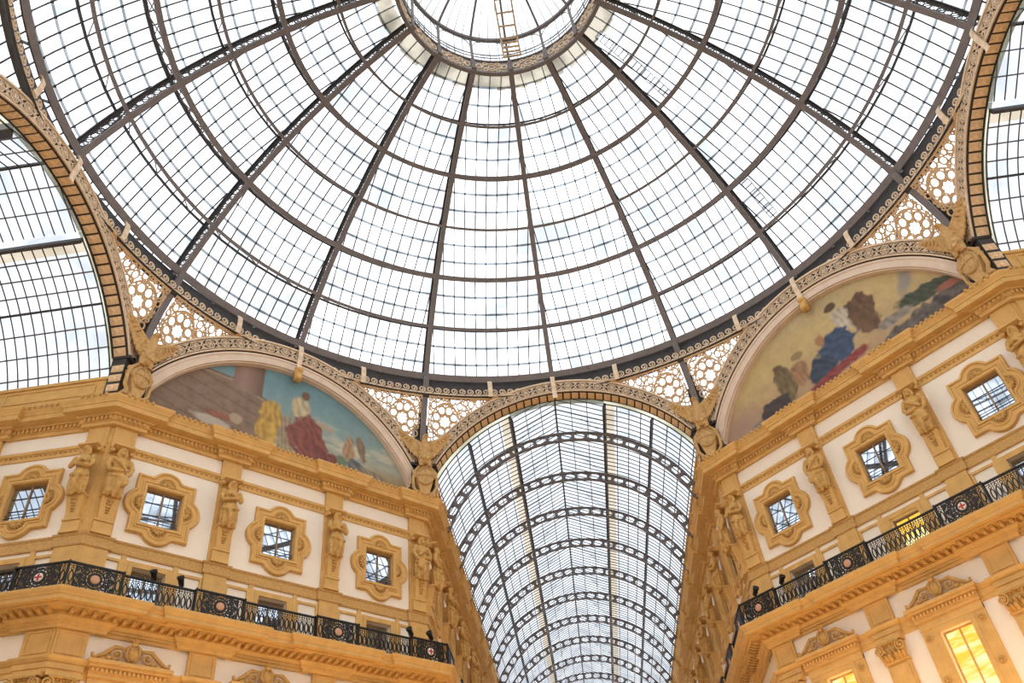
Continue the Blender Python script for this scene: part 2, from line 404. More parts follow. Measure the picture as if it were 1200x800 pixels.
# ------------------------------------------------------------------ arm parapets (fascia that carries the glass vaults)
def parapet(fr, num):
    s0, s1 = EXT[fr]; L = s1-s0
    e = at_wall('trim_%d' % num, fr, 0, 0, 0, None, 'parapet', kind='structure')
    e['label'] = 'panelled ochre parapet under the glass of the ' + {'FL': 'long vault on the blue-sky side', 'FR': 'long vault on the golden-sky side', 'LA': 'side arm beside the blue-sky lunette', 'RA': 'side arm beside the golden-sky lunette'}[fr]
    b = MB(); b.box(s0+.05, s1-.05, -.72, .3, 23.7, 24.72); b.box(s0+.05, s1-.05, -.80, .3, 24.72, 24.86); b.box(s0+.05, s1-.05, -.78, -.72, 23.72, 23.9)
    b.build('beam', 'ochre', e)
    pm = MB().box(-1.9, 1.9, -.76, -.72, 24.02, 24.1).box(-1.9, 1.9, -.76, -.72, 24.55, 24.62).box(-1.9, -1.82, -.76, -.72, 24.1, 24.55).box(1.82, 1.9, -.76, -.72, 24.1, 24.55).mesh('panel_moulding'); pm.materials.append(MATS['ochre'])
    for b_ in BAYS[fr]:
        o = put('panel_moulding', pm, None, e); o.location.x = b_
for i, fr in enumerate(('FL', 'FR', 'LA', 'RA')): parapet(fr, tn+1+i)
tn += 4

# ------------------------------------------------------------------ upper windows in scalloped surrounds
def quatre(d, n=96):
    a, b, r, cx, cz = 1.17-d, 1.27-d, .66-d, .83, .95
    out = []
    angs = sorted({2*pi*i/n for i in range(n)} | {atan2(sz*b, sx*a) % (2*pi) for sx in (1, -1) for sz in (1, -1)})
    base = sorted({2*pi*i/n for i in range(n)})
    for t in base:
        c, s = cos(t), sin(t)
        rr = min(a/abs(c) if abs(c) > 1e-6 else 9, b/abs(s) if abs(s) > 1e-6 else 9)
        for ox, oz in ((cx, 0), (-cx, 0), (0, cz), (0, -cz)):
            bq = c*ox+s*oz; dd = bq*bq-(ox*ox+oz*oz-r*r)
            if dd > 0: rr = max(rr, bq+sqrt(dd))
        out.append((rr*c, rr*s))
    # pull the nearest sample onto the true corner
    for sx in (1, -1):
        for sz in (1, -1):
            k = min(range(n), key=lambda i: (out[i][0]-sx*a)**2+(out[i][1]-sz*b)**2); out[k] = (sx*a, sz*b)
    return out
def rect_out(w, h, n=96):
    out = []
    for i in range(n):
        t = 2*pi*i/n; c, s = cos(t), sin(t); rr = min(w/abs(c) if abs(c) > 1e-6 else 9, h/abs(s) if abs(s) > 1e-6 else 9); out.append((rr*c, rr*s))
    for sx in (1, -1):
        for sz in (1, -1):
            k = min(range(n), key=lambda i: (out[i][0]-sx*w)**2+(out[i][1]-sz*h)**2); out[k] = (sx*w, sz*h)
    return out
def make_surround():
    R = []
    for d, o in ((0, -.02), (0, .12), (.03, .17), (.10, .17), (.12, .12), (.15, .10), (.23, .10), (.25, .14), (.30, .14), (.32, .09)):
        R.append([(x, -o, z) for x, z in quatre(d)])
    R.append([(x, -.09, z) for x, z in rect_out(WW+.14, WH+.14)])
    R.append([(x, -.15, z) for x, z in rect_out(WW+.12, WH+.12)])
    R.append([(x, -.15, z) for x, z in rect_out(WW+.04, WH+.04)])
    R.append([(x, -.10, z) for x, z in rect_out(WW-.01, WH-.01)])
    R.append([(x, .20, z) for x, z in rect_out(WW-.02, WH-.02)])
    return MB().loft(R, cap=False).mesh('surround')
sur_me = make_surround(); sur_me.materials.append(MATS['ochre'])
def make_shell():
    mb = MB(); n = 7
    for i in range(n):
        a = pi*(i+.5)/n
        mb.tube([(.05*cos(a), -.10, .05*sin(a)), (.17*cos(a), -.17, .17*sin(a)), (.30*cos(a), -.12, .30*sin(a))], [.03, .055, .06], 5)
    mb.ball((0, -.12, 0), (.08, .06, .07), 8, 5)
    pts = [(.37*cos(pi*i/12), -.10, .37*sin(pi*i/12)) for i in range(13)]
    mb.tube(pts, .035, 5)
    return mb.mesh('shell_ornament', True)
shell_me = make_shell(); shell_me.materials.append(MATS['ochre_carved'])
sash_me = MB(); w, h = WW-.02, WH-.02
sash_me.box(-w, w, .10, .17, -h, -h+.05).box(-w, w, .10, .17, h-.05, h).box(-w, -w+.045, .10, .17, -h+.05, h-.05).box(w-.045, w, .10, .17, -h+.05, h-.05).box(-.028, .028, .09, .18, -h+.05, h-.05)
sash_me = sash_me.mesh('sash'); sash_me.materials.append(MATS['window_frame'])
mun_me = MB().box(-w, w, .11, .14, -.30, -.28).box(-w, w, .11, .14, .24, .26).mesh('muntins'); mun_me.materials.append(MATS['iron_dark'])
pane_me = MB().box(.028, w-.045, .135, .145, -h+.05, h-.05).mesh('pane'); pane_me.materials.append(MATS['window_glass'])
pane_me2 = MB().box(-w+.045, -.028, .135, .145, -h+.05, h-.05).mesh('pane'); pane_me2.materials.append(MATS['window_glass'])
grille_me = MB()
for zz in (-.62, -.50): grille_me.box(-WW, WW, .03, .05, zz, zz+.022)
grille_me = grille_me.mesh('guard_bars'); grille_me.materials.append(MATS['iron_dark'])
wn = 0
ORD = ['first', 'second', 'third', 'fourth', 'fifth', 'sixth', 'seventh', 'eighth', 'ninth', 'tenth']
def upper_window(fr, s, label, group=None, full=True):
    global wn; wn += 1
    e = at_wall('window_%d' % wn, fr, s, 0, 19.73, label, 'window', group, 'structure')
    put('surround', sur_me, None, e); put('sash', sash_me, None, e); put('pane', pane_me, None, e); put('pane', pane_me2, None, e)
    put('muntins', mun_me, None, e)
    if full:
        put('guard_bars', grille_me, None, e)
        for dx, dz, a in ((0, .93, 0), (0, -.93, pi), (.82, 0, pi/2), (-.82, 0, -pi/2)):
            o = put('shell_ornament', shell_me, None, e); o.location = (dx, 0, dz); o.rotation_euler = (0, a, 0); o.scale = (.9, .9, .9)
    return e
BAYN = {'DL': ['bay beside the paired-statue corner of the blue-sky lunette wall', 'middle bay under the blue-sky lunette', 'bay beside the long vault under the blue-sky lunette'],
        'DR': ['bay beside the long vault under the golden-sky lunette', 'middle bay under the golden-sky lunette', 'bay beside the side arm under the golden-sky lunette']}
for fr in ('DL', 'DR'):
    for b, n_ in zip(BAYS[fr], BAYN[fr]): upper_window(fr, b, 'scalloped ochre window, ' + n_)
upper_window('LA', BAYS['LA'][0], 'scalloped ochre window on the side arm wall next to the paired-statue corner')
for fr, g in (('FL', 'blue-sky'), ('FR', 'golden-sky')):
    for i, b in enumerate(BAYS[fr][:8]):
        upper_window(fr, b, ORD[i]+' scalloped window along the long vault wall from the %s lunette corner' % g, 'vault wall windows, %s side' % g, i < 3)
for i, b in enumerate(BAYS['LA'][1:]): upper_window('LA', b, ORD[i+1]+' scalloped window into the side arm from the paired-statue corner', 'side arm windows, blue-sky side', False)
for i, b in enumerate(BAYS['RA']): upper_window('RA', b, ORD[i]+' scalloped window into the side arm from the golden-sky corner', 'side arm windows, golden-sky side', False)

# ------------------------------------------------------------------ mezzanine windows behind the balcony railing
def ring_frame(mb, x0, x1, z0, z1, wdt, y0, y1):
    mb.box(x0, x1, y0, y1, z1-wdt, z1).box(x0, x1, y0, y1, z0, z0+wdt).box(x0, x0+wdt, y0, y1, z0+wdt, z1-wdt).box(x1-wdt, x1, y0, y1, z0+wdt, z1-wdt); return mb
mz = MB(); ring_frame(mz, -.78, .78, 15.4, 17.28, .16, -.08, 0); ring_frame(mz, -.88, .88, 15.38, 17.34, .10, -.05, 0)
mz_fr = mz.mesh('surround'); mz_fr.materials.append(MATS['ochre'])
mz_pier = MB().box(-1.06, -.88, -.06, 0, 15.4, 17.5).box(.88, 1.06, -.06, 0, 15.4, 17.5).mesh('piers'); mz_pier.materials.append(MATS['ochre'])
sd = MB(); ring_frame(sd, -.60, .60, 15.57, 17.10, .07, .26, .34); sd.box(-.03, .03, .26, .34, 15.6, 17.05); sd.box(-.6, .6, .27, .32, 16.45, 16.49)
mz_sash = sd.mesh('sash'); mz_sash.materials.append(MATS['window_frame'])
mzp = []
for x0, x1 in ((-.54, -.03), (.03, .54)):
    for mt in ('window_glass', 'lit_window'):
        me = MB().box(x0, x1, .29, .30, 15.63, 17.03).mesh('pane'); me.materials.append(MATS[mt]); mzp.append(me)
pf = MB(); ring_frame(pf, -.50, .50, 15.45, 17.30, .10, -.07, 0); pf_me = pf.mesh('panel_moulding'); pf_me.materials.append(MATS['ochre'])
def mezz_window(fr, s, label, lit=False):
    global wn; wn += 1
    e = at_wall('window_%d' % wn, fr, s, 0, 0, label, 'window', None, 'structure')
    put('surround', mz_fr, None, e); put('sash', mz_sash, None, e); put('pane', mzp[1 if lit else 0], None, e); put('pane', mzp[3 if lit else 2], None, e)
    put('pier', mz_pier, None, e)
    for dx in (-1.52, 1.52):
        o = put('panel_moulding', pf_me, None, e); o.location.x = dx
for fr in ('DL', 'DR'):
    for i, (b, n_) in enumerate(zip(BAYS[fr], BAYN[fr])):
        lit = fr == 'DR' and i == 1
        mezz_window(fr, b, ('small yellow-lit' if lit else 'small dark') + ' window behind the railing, ' + n_, lit)
mezz_window('LA', BAYS['LA'][0], 'small dark window behind the railing of the side arm wall')

# ------------------------------------------------------------------ upper pilasters and caryatids
def pil_mesh(corner):
    mb = MB()
    mb.box(-.42, .42, -.10, 0, 18.0, 22.74); mb.box(-.36, .36, -.14, -.10, 18.06, 21.55)
    mb.box(-.45, .45, -.13, 0, 15.4, 17.52)
    mb.box(-.40, .40, -.18, 0, 21.62, 21.74).box(-.44, .44, -.20, 0, 21.74, 21.86).box(-.43, .43, -.17, 0, 21.86, 22.74)
    return mb.mesh('shaft')
pil_me = pil_mesh(False); pil_me.materials.append(MATS['ochre'])
def statue(variant):
    mb = MB(); Y = -.36
    # draped hips with hanging folds
    R = []
    for z, rx, ry in ((1.42, .20, .14), (1.50, .31, .22), (1.75, .35, .25), (2.05, .36, .26), (2.30, .33, .25), (2.46, .29, .22)):
        ring = []
        for j in range(36):
            a = 2*pi*j/36; f = 1+.10*sin(a*9+z*2.5*variant+z)*(1 if z < 2.3 else .3); ring.append((rx*cos(a)*f, Y+ry*sin(a)*f, z+.05*sin(a*5)*(1 if z < 1.6 else 0)))
        R.append(ring)
    mb.loft(R)
    mb.tube([(-.34, Y-.08, 2.28), (-.1, Y-.27, 2.18), (.15, Y-.29, 2.10), (.36, Y-.05, 2.22)], [.07, .09, .09, .07], 8)
    mb.tube([(.10, Y-.28, 2.15), (.05, Y-.31, 1.85), (.0, Y-.25, 1.50), (-.02, Y-.16, 1.32)], [.09, .10, .09, .05], 8)
    # torso
    R = []
    for z, rx, ry in ((2.38, .25, .19), (2.60, .24, .18), (2.82, .29, .21), (3.00, .30, .19), (3.10, .20, .13), (3.16, .10, .10)):
        R.append([(rx*cos(2*pi*j/20), Y+ry*sin(2*pi*j/20), z) for j in range(20)])
    mb.loft(R)
    if variant == 0:
        for s_ in (-1, 1): mb.ball((s_*.12, Y-.17, 2.86), (.10, .09, .10), 10, 6)
    # shoulders and arms
    for s_ in (-1, 1): mb.ball((s_*.33, Y-.02, 3.00), (.12, .12, .13), 10, 7)
    if variant == 0:   # arms crossed on the breast
        mb.tube([(-.35, Y-.02, 3.0), (-.42, Y-.10, 2.72), (-.38, Y-.20, 2.58), (-.08, Y-.30, 2.72), (.12, Y-.30, 2.84)], [.11, .10, .09, .075, .06], 8)
        mb.tube([(.35, Y-.02, 3.0), (.43, Y-.10, 2.70), (.36, Y-.20, 2.52), (.08, Y-.32, 2.58), (-.16, Y-.30, 2.64)], [.11, .10, .09, .075, .06], 8)
    else:              # one hand across the waist, one holding a round emblem at the side
        mb.tube([(-.35, Y-.02, 3.0), (-.44, Y-.06, 2.70), (-.36, Y-.18, 2.46), (-.05, Y-.27, 2.42), (.1, Y-.27, 2.48)], [.12, .11, .09, .08, .06], 8)
        mb.tube([(.35, Y-.02, 3.0), (.46, Y-.04, 2.72), (.40, Y-.16, 2.44), (.26, Y-.26, 2.22)], [.12, .11, .09, .08], 8)
        mb.ball((.16, Y-.28, 2.02), (.24, .10, .26), 14, 8)
        mb.tube([(-.3, Y-.1, 3.05), (-.05, Y-.24, 2.8), (.28, Y-.16, 2.5)], [.07, .08, .07], 7)
    # neck and head with hair
    mb.tube([(0, Y-.02, 3.08), (0, Y-.04, 3.28)], [.09, .085], 10)
    mb.ball((0, Y-.06, 3.40), (.125, .15, .175), 14, 10)
    mb.ball((0, Y-.20, 3.38), (.03, .05, .045), 8, 6)
    mb.ball((0, Y-.01, 3.47), (.155, .15, .13), 12, 8)
    for s_ in (-1, 1): mb.tube([(s_*.13, Y-.03, 3.46), (s_*.16, Y-.02, 3.30), (s_*.15, Y-.06, 3.14)], [.05, .055, .04], 6)
    if variant: mb.ball((0, Y-.16, 3.25), (.09, .09, .11), 10, 7)
    return remeshed(mb, 'figure', .022, 'ochre_carved', 1)
fig = [statue(0), statue(1)]
ped = MB().frustum(-.24, .24, -.16, 0, .55, -.32, .32, -.34, 0, 1.5).box(-.35, .35, -.40, 0, 1.46, 1.54).box(-.36, .36, -.16, 0, 0, .08).box(-.33, .33, -.13, 0, .08, .48).box(-.35, .35, -.18, 0, .48, .56)
ped_me = ped.mesh('herm_shaft'); ped_me.materials.append(MATS['ochre'])
dr = MB()
for i, (z, r) in enumerate(((1.30, .10), (1.16, .085), (1.03, .075), (.92, .06), (.82, .05))):
    yy = -.16-(z-.55)*.19
    for s_ in (-1, 0, 1): dr.ball((s_*r*.8, yy-.02, z), (r*.6, .05, r*.75), 7, 5)
drop_me = dr.mesh('husk_drop', True); drop_me.materials.append(MATS['ochre_carved'])
ab_me = MB().frustum(-.24, .24, -.26, 0, 3.56, -.36, .36, -.44, 0, 3.64).box(-.39, .39, -.48, 0, 3.64, 3.72).tube([(-.36, -.24, 3.54), (-.36, .1, 3.54)], .085, 8).tube([(.36, -.24, 3.54), (.36, .1, 3.54)], .085, 8).mesh('abacus'); ab_me.materials.append(MATS['ochre'])
pcount = 0
def caryatid(fr, s, variant, label, group=None, mirror=False):
    e = at_wall('caryatid_statue', fr, s, .14, 17.99, label, 'statue', group)
    f = put('figure', fig[variant], None, e)
    if mirror: f.scale.x = -1
    put('herm_shaft', ped_me, None, e); put('husk_drop', drop_me, None, e); put('abacus', ab_me, None, e)
CL = {('DL', 0): 'on the blue-sky lunette wall, one of the pair at the side-arm corner', ('DL', 1): 'between the paired corner and the middle window under the blue-sky lunette',
      ('DL', 2): 'just past the middle window towards the long vault under the blue-sky lunette', ('DL', 3): 'at the long vault corner of the blue-sky lunette wall',
      ('DR', 0): 'at the long vault corner of the golden-sky lunette wall', ('DR', 1): 'between the long vault corner and middle window under the golden-sky lunette',
      ('DR', 2): 'just past the middle window towards the side arm under the golden-sky lunette', ('DR', 3): 'at the side arm corner of the golden-sky lunette wall'}
CLS = {('DL', 0): 'at the side-arm corner of the blue-sky wall', ('DL', 1): 'between first and middle windows of the blue-sky wall', ('DL', 2): 'between middle and last windows of the blue-sky wall', ('DL', 3): 'at the long vault corner of the blue-sky wall',
       ('DR', 0): 'at the long vault corner of the golden-sky wall', ('DR', 1): 'between first and middle windows of the golden-sky wall', ('DR', 2): 'between middle and last windows of the golden-sky wall', ('DR', 3): 'at the side arm corner of the golden-sky wall'}
VAR = {('DL', 0): 1, ('DL', 1): 0, ('DL', 2): 0, ('DL', 3): 1, ('DR', 0): 0, ('DR', 1): 1, ('DR', 2): 1, ('DR', 3): 0}
for fr in ('DL', 'DR'):
    for i, s in enumerate(PILS[fr]):
        caryatid(fr, s, VAR[fr, i], 'carved ochre statue ' + CL[fr, i], None, i % 2)
caryatid('LA', -.5, 0, 'carved ochre statue on the side arm face of the paired-statue corner')
for fr, g in (('FL', 'blue-sky'), ('FR', 'golden-sky')):
    for i, s in enumerate(PILS[fr][:9]): caryatid(fr, s, (i+1) % 2, ORD[i]+' carved statue along the long vault wall from the %s lunette corner' % g, 'vault wall statues, %s side' % g)
caryatid('LA', PILS['LA'][1], 1, 'carved ochre statue one bay into the side arm by the blue-sky lunette')
caryatid('RA', .5, 1, 'carved ochre statue on the side arm face of the golden-sky corner')
pt_n = 0
for fr in FR:
    for i, s in enumerate(PILS[fr]):
        if fr in ('FL', 'FR') and i > 8: continue
        pt_n += 1
        o = put('pilaster', pil_me); x, y, th = FR[fr]; p = frame_pt(fr, s, 0); o.location = p; o.rotation_euler = (0, 0, th)
        tag(o, 'flat ochre pilaster behind ' + ('the statue '+CLS[fr, i] if fr[0] == 'D' else 'the '+ORD[i]+' statue '+{'FL': 'along the long vault, blue-sky side', 'FR': 'along the long vault, golden-sky side', 'LA': 'into the side arm, blue-sky side', 'RA': 'into the side arm, golden-sky side'}[fr]), 'pilaster', 'upper pilasters, '+WNAME[fr].replace('_', ' '))

# ------------------------------------------------------------------ lower storey: pilasters, windows with scrolled pediments
lp = MB().box(-.46, .46, -.16, 0, 0, 12.1).box(-.38, .38, -.20, -.16, 8, 11.95).box(-.50, .50, -.24, 0, 12.05, 12.15)
lsh = lp.mesh('shaft'); lsh.materials.append(MATS['ochre'])
def spiral(cx, cz, r0, r1, turns, a0, sgn, y, n=26):
    return [(cx+sgn*(r0+(r1-r0)*i/n)*cos(a0+2*pi*turns*i/n), y, cz+(r0+(r1-r0)*i/n)*sin(a0+2*pi*turns*i/n)) for i in range(n+1)]
cp = MB()
for s_ in (-1, 1):
    cp.tube(spiral(s_*.44, 12.56, .20, .04, 1.7, pi/2, s_, -.40, 32), .04, 6)
    cp.ball((s_*.44, -.40, 12.56), (.05, .06, .05), 8, 5)
    cp.tube([(0, -.40, 12.76), (s_*.44, -.40, 12.76)], .04, 6)
    for i in range(3): cp.tube([(s_*(.12+.14*i), -.2, 12.16), (s_*(.14+.15*i), -.34, 12.32), (s_*(.15+.16*i), -.42, 12.36)], [.09, .08, .03], 6)
for i in range(4): cp.tube([(-.27+.18*i, -.2, 12.3), (-.27+.18*i, -.33, 12.48), (-.27+.18*i, -.40, 12.52)], [.08, .07, .03], 6)
for i in range(6): cp.ball((-.25+.1*i, -.33, 12.72), (.055, .05, .06), 7, 5)
cp_me = cp.mesh('volutes', True); cp_me.materials.append(MATS['ochre_carved'])
cb_me = MB().frustum(-.40, .40, -.20, 0, 12.15, -.50, .50, -.30, 0, 12.72).box(-.56, .56, -.40, 0, 12.78, 12.92).mesh('capital'); cb_me.materials.append(MATS['ochre'])
fb = MB().box(-.52, .52, -.14, 0, 13.5, 14.46); ring_frame(fb, -.42, .42, 13.6, 14.36, .05, -.17, -.14); fb_me = fb.mesh('frieze_block'); fb_me.materials.append(MATS['ochre'])
for fr in ('DL', 'DR', 'LA', 'RA'):
    for i, s in enumerate(PILS[fr][:4 if fr[0] == 'D' else 2]):
        e = at_wall('lower_pilaster', fr, s, 0, 0, 'leafy-capital pilaster below the balcony, ' + (CLS[fr, i].replace(' windows', ' pediments') if fr[0] == 'D' else ORD[i]+' into the side arm, '+{'LA': 'blue-sky side', 'RA': 'golden-sky side'}[fr]), 'pilaster', 'lower pilasters, '+WNAME[fr].replace('_', ' '))
        put('shaft', lsh, None, e); c = put('capital', cb_me, None, e); put('volutes', cp_me, None, c); put('frieze_block', fb_me, None, e)
lw = MB(); ring_frame(lw, -.80, .80, 9.0, 12.70, .18, -.12, 0)
for s_ in (-1, 1): lw.box(s_*1.02-.22, s_*1.02+.22, -.10, 0, 8.9, 12.86)
lw.box(-1.24, 1.24, -.14, 0, 12.70, 13.0)
lw_me = lw.mesh('surround'); lw_me.materials.append(MATS['ochre'])
lc = MB().box(-1.28, 1.28, -.22, 0, 13.0, 13.12).box(-1.36, 1.36, -.40, 0, 13.30, 13.40).box(-1.42, 1.42, -.48, 0, 13.40, 13.52).box(-1.30, 1.30, -.26, 0, 13.12, 13.30)
for i in range(17): lc.box(-1.24+i*.15, -1.24+i*.15+.08, -.33, -.26, 13.16, 13.28)
lc_me = lc.mesh('window_cornice'); lc_me.materials.append(MATS['ochre'])
pdm = MB()
for s_ in (-1, 1):
    pdm.tube(spiral(s_*.52, 13.83, .25, .04, 1.6, pi*.15, -s_, -.26, 34), .035, 6)
    pdm.tube([(s_*.26, -.26, 14.05), (s_*.62, -.26, 14.06), (s_*.92, -.26, 13.80), (s_*1.18, -.26, 13.64), (s_*1.30, -.26, 13.66), (s_*1.30, -.26, 13.76)], [.05, .08, .08, .06, .06, .06], 7)
    pdm.ball((s_*.52, -.26, 13.83), (.05, .07, .05), 8, 6)
    for q in ((.75, 13.68), (.95, 13.62)): pdm.ball((s_*q[0], -.24, q[1]), (.13, .06, .08), 8, 5)
    pdm.tube([(s_*.08, -.26, 13.6), (s_*.22, -.28, 13.85), (s_*.20, -.28, 14.1), (s_*.08, -.26, 14.24)], [.05, .06, .06, .04], 6)
pdm.ball((0, -.27, 13.90), (.19, .12, .26), 12, 8); pdm.ball((0, -.28, 14.24), (.12, .10, .09), 8, 6)
for a in (-.6, 0, .6): pdm.tube([(0, -.26, 14.22), (.16*sin(a), -.28, 14.22+.20*cos(a)), (.22*sin(a), -.32, 14.22+.22*cos(a))], [.06, .05, .02], 6)
pdm.box(-1.3, 1.3, -.12, 0, 13.52, 13.60)
pd_me = pdm.mesh('scroll_pediment', True); pd_me.materials.append(MATS['ochre_carved'])
rd = MB()
for s_ in (-1, 1):
    for z in (12.4, 10.9):
        rd.tube([(s_*1.02+.12*cos(2*pi*i/14), -.11, z+.12*sin(2*pi*i/14)) for i in range(14)], .03, 5, True); rd.ball((s_*1.02, -.11, z), (.05, .04, .05), 7, 5)
rd_me = rd.mesh('roundels', True); rd_me.materials.append(MATS['ochre_carved'])
lsd = MB(); ring_frame(lsd, -.62, .62, 9.2, 12.52, .06, .24, .32); lsd.box(-.035, .035, .24, .32, 9.26, 12.46); lsd_me = lsd.mesh('sash'); lsd_me.materials.append(MATS['ochre'])
lpn = {}
for mt in ('window_glass', 'lit_window'):
    for k, (x0, x1) in enumerate(((-.56, -.035), (.035, .56))):
        me = MB().box(x0, x1, .275, .285, 9.26, 12.46).mesh('pane'); me.materials.append(MATS[mt]); lpn[mt, k] = me
for fr in ('DL', 'DR'):
    for i, (b, n_) in enumerate(zip(BAYS[fr], BAYN[fr])):
        wn += 1; lit = fr == 'DR'; mt = 'lit_window' if lit else 'window_glass'
        e = at_wall('window_%d' % wn, fr, b, 0, 0, ('tall yellow-lit' if lit else 'tall') + ' window with scrolled pediment under the balcony, ' + n_, 'window', None, 'structure')
        e['label'] = e['label'].replace(' of the blue-sky lunette wall', '')
        put('surround', lw_me, None, e); c = put('window_cornice', lc_me, None, e); put('scroll_pediment', pd_me, None, c); put('sash', lsd_me, None, e)
        put('pane', lpn[mt, 0], None, e); put('pane', lpn[mt, 1], None, e); put('roundels', rd_me, None, e)

# ------------------------------------------------------------------ balcony railings
RZ0, RZ1, RO = 15.40, 16.32, .86
bl = MB()
bl.tube([(.070*cos(2*pi*i/14), 0, .42+.20*sin(2*pi*i/14)) for i in range(14)], .027, 4, True)
bl.tube([(.05*cos(2*pi*i/8), 0, .10+.06*sin(2*pi*i/8)) for i in range(8)], .018, 4, True)
bl.tube([(.045*cos(2*pi*i/8), 0, .70+.055*sin(2*pi*i/8)) for i in range(8)], .018, 4, True)
bl.box(-.012, .012, -.012, .012, .0, .05).box(-.012, .012, -.012, .012, .15, .23).box(-.012, .012, -.012, .012, .61, .66).box(-.012, .012, -.012, .012, .75, .90)
bl.box(.090, .110, -.010, .010, 0, .9)
bl_me = bl.mesh('baluster'); bl_me.materials.append(MATS['black_iron'])
post_me = MB().box(-.028, .028, -.028, .028, 0, .95).ball((0, 0, .965), (.035, .035, .04), 8, 6).mesh('post'); post_me.materials.append(MATS['black_iron'])
sp = MB(); fpl = lambda x, z, d: (x, -d, z)
for s_ in (-1, 1):
    for cx, cz, r in ((.34, .22, .13), (.34, .66, .13), (.52, .44, .12), (.60, .16, .08), (.60, .74, .08)):
        pts = [(p[0], p[2]) for p in spiral(s_*cx, cz, r, .03, 1.4, 0, s_, 0, 18)]
        sp.strip(fpl, pts, .05, .03)
    sp.strip(fpl, [(s_*.68, 0), (s_*.68, .9)], .03, .03)
    sp.strip(fpl, [(s_*.2, .05), (s_*.35, .42), (s_*.62, .45)], .03, .03); sp.strip(fpl, [(s_*.2, .85), (s_*.3, .5), (s_*.62, .55)], .03, .03)
    sp.strip(fpl, [(s_*.05, .04), (s_*.45, .06), (s_*.66, .30)], .04, .03); sp.strip(fpl, [(s_*.05, .86), (s_*.45, .84), (s_*.66, .6)], .04, .03)
sp.annulus(fpl, 0, .45, .15, .25, 20, .04); sp.annulus(fpl, 0, .45, .29, .34, 20, .03)
for s_ in (-1, 1):
    for i in range(7): sp.strip(fpl, [(s_*(.40+.045*i), .03), (s_*(.34+.05*i), .87)], .022, .02)
    for j in (.13, .3, .6, .77): sp.annulus(fpl, s_*.46, j, .03, .07, 8, .03)
for i in range(12):
    a = 2*pi*i/12; sp.strip(fpl, [(.24*cos(a), .45+.24*sin(a)), (.40*cos(a), .45+.40*sin(a))], .03, .03)
sp_me = sp.mesh('scroll_panel'); sp_me.materials.append(MATS['black_iron'])
md = MB().loft([[(r*cos(2*pi*i/24), y, .45+r*sin(2*pi*i/24)) for i in range(24)] for r, y in ((.155, .02), (.155, -.05), (.11, -.065), (.02, -.07))])
md_me = md.mesh('medallion', True); md_me.materials.append(MATS['terracotta'])
mdw_me = md_me.copy(); mdw_me.materials.clear(); mdw_me.materials.append(MATS['crest_white'])
crs = MB().box(-.03, .03, -.08, -.02, .33, .57).box(-.12, .12, -.08, -.02, .42, .48).mesh('red_cross'); crs.materials.append(MATS['crest_red'])
def seg_pts(fr, ress=.16, half=.95):
    """rail pieces on one wall: (s0, s1, offset, is_panel)"""
    s0, s1 = EXT[fr]; out = []; pos = s0
    for p in sorted(PILS[fr]):
        a, b = max(p-half, s0), min(p+half, s1)
        if p-half < s0+.15: a = s0
        if p+half > s1-.15: b = s1
        if a > pos+.02: out.append((pos, a, RO, False))
        out.append((a, b, RO+ress, True)); pos = b
    if pos < s1-.02: out.append((pos, s1, RO, False))
    return out
def railing(fr, lo, hi, label):
    e = at_wall('balcony_railing', fr, 0, 0, RZ0, label, 'railing')
    tr = MB(); br = MB(); k = tan(radians(22.5))
    segs = [g for g in seg_pts(fr) if g[1] > lo and g[0] < hi]
    pi_ = 0
    for (a, b, o, pan) in segs:
        A0, B0 = a, b
        if abs(a-EXT[fr][0]) < 1e-6 and fr in ('DL', 'DR', 'FL', 'RA'): A0 = a-o*k
        if abs(b-EXT[fr][1]) < 1e-6 and fr in ('DL', 'DR', 'FR', 'LA'): B0 = b+o*k
        tr.box(A0-.03, B0+.03, -o-.05, -o+.05, .89, .95); br.box(A0-.02, B0+.02, -o-.03, -o+.03, .03, .075); br.box(A0-.02, B0+.02, -o-.015, -o+.015, .80, .815)
        for xx in (A0, B0):
            q = put('post', post_me, None, e); q.location = (xx, -o, 0)
        L = B0-A0
        if pan:
            cx = (A0+B0)/2
            q = put('scroll_panel', sp_me, None, e); q.location = (cx, -o, 0)
            cr_ = (fr, round(cx)) in CROSS
            mm_ = put('medallion', mdw_me if cr_ else md_me, None, e); mm_.location = (cx, -o, 0)
            if cr_: put('red_cross', crs, None, mm_)
            rng = [(A0+.06, cx-.70), (cx+.70, B0-.06)]
        else: rng = [(A0+.06, B0-.06)]
        for u0, u1 in rng:
            if u1-u0 < .12: continue
            n = max(1, round((u1-u0)/.205))
            for i in range(n):
                q = put('baluster', bl_me, None, e); q.location = (u0+(u1-u0)*(i+.5)/n, -o, 0)
    for p, q in zip(segs[:-1], segs[1:]):
        y0, y1 = sorted((-p[2], -q[2])); tr.box(p[1]-.03, p[1]+.03, y0, y1, .90, .945)
    tr.build('top_rail', 'black_iron', e); br.build('bottom_rail', 'black_iron', e)
CROSS = {('LA', -1), ('DL', 7), ('DL', 8), ('DR', 2)}
railing('DL', -9, 9, 'black wrought iron balcony railing with medallions below the blue-sky lunette')
railing('DR', -9, 9, 'black wrought iron balcony railing with medallions below the golden-sky lunette')
railing('LA', -9, .1, 'black balcony railing turning into the side arm by the blue-sky lunette')
railing('FL', -.1, 9, 'black balcony railing turning into the long vault by the blue-sky lunette')
railing('FR', -9, .1, 'black balcony railing turning into the long vault by the golden-sky lunette')
railing('RA', -.1, 5, 'black balcony railing turning into the side arm by the golden-sky lunette')

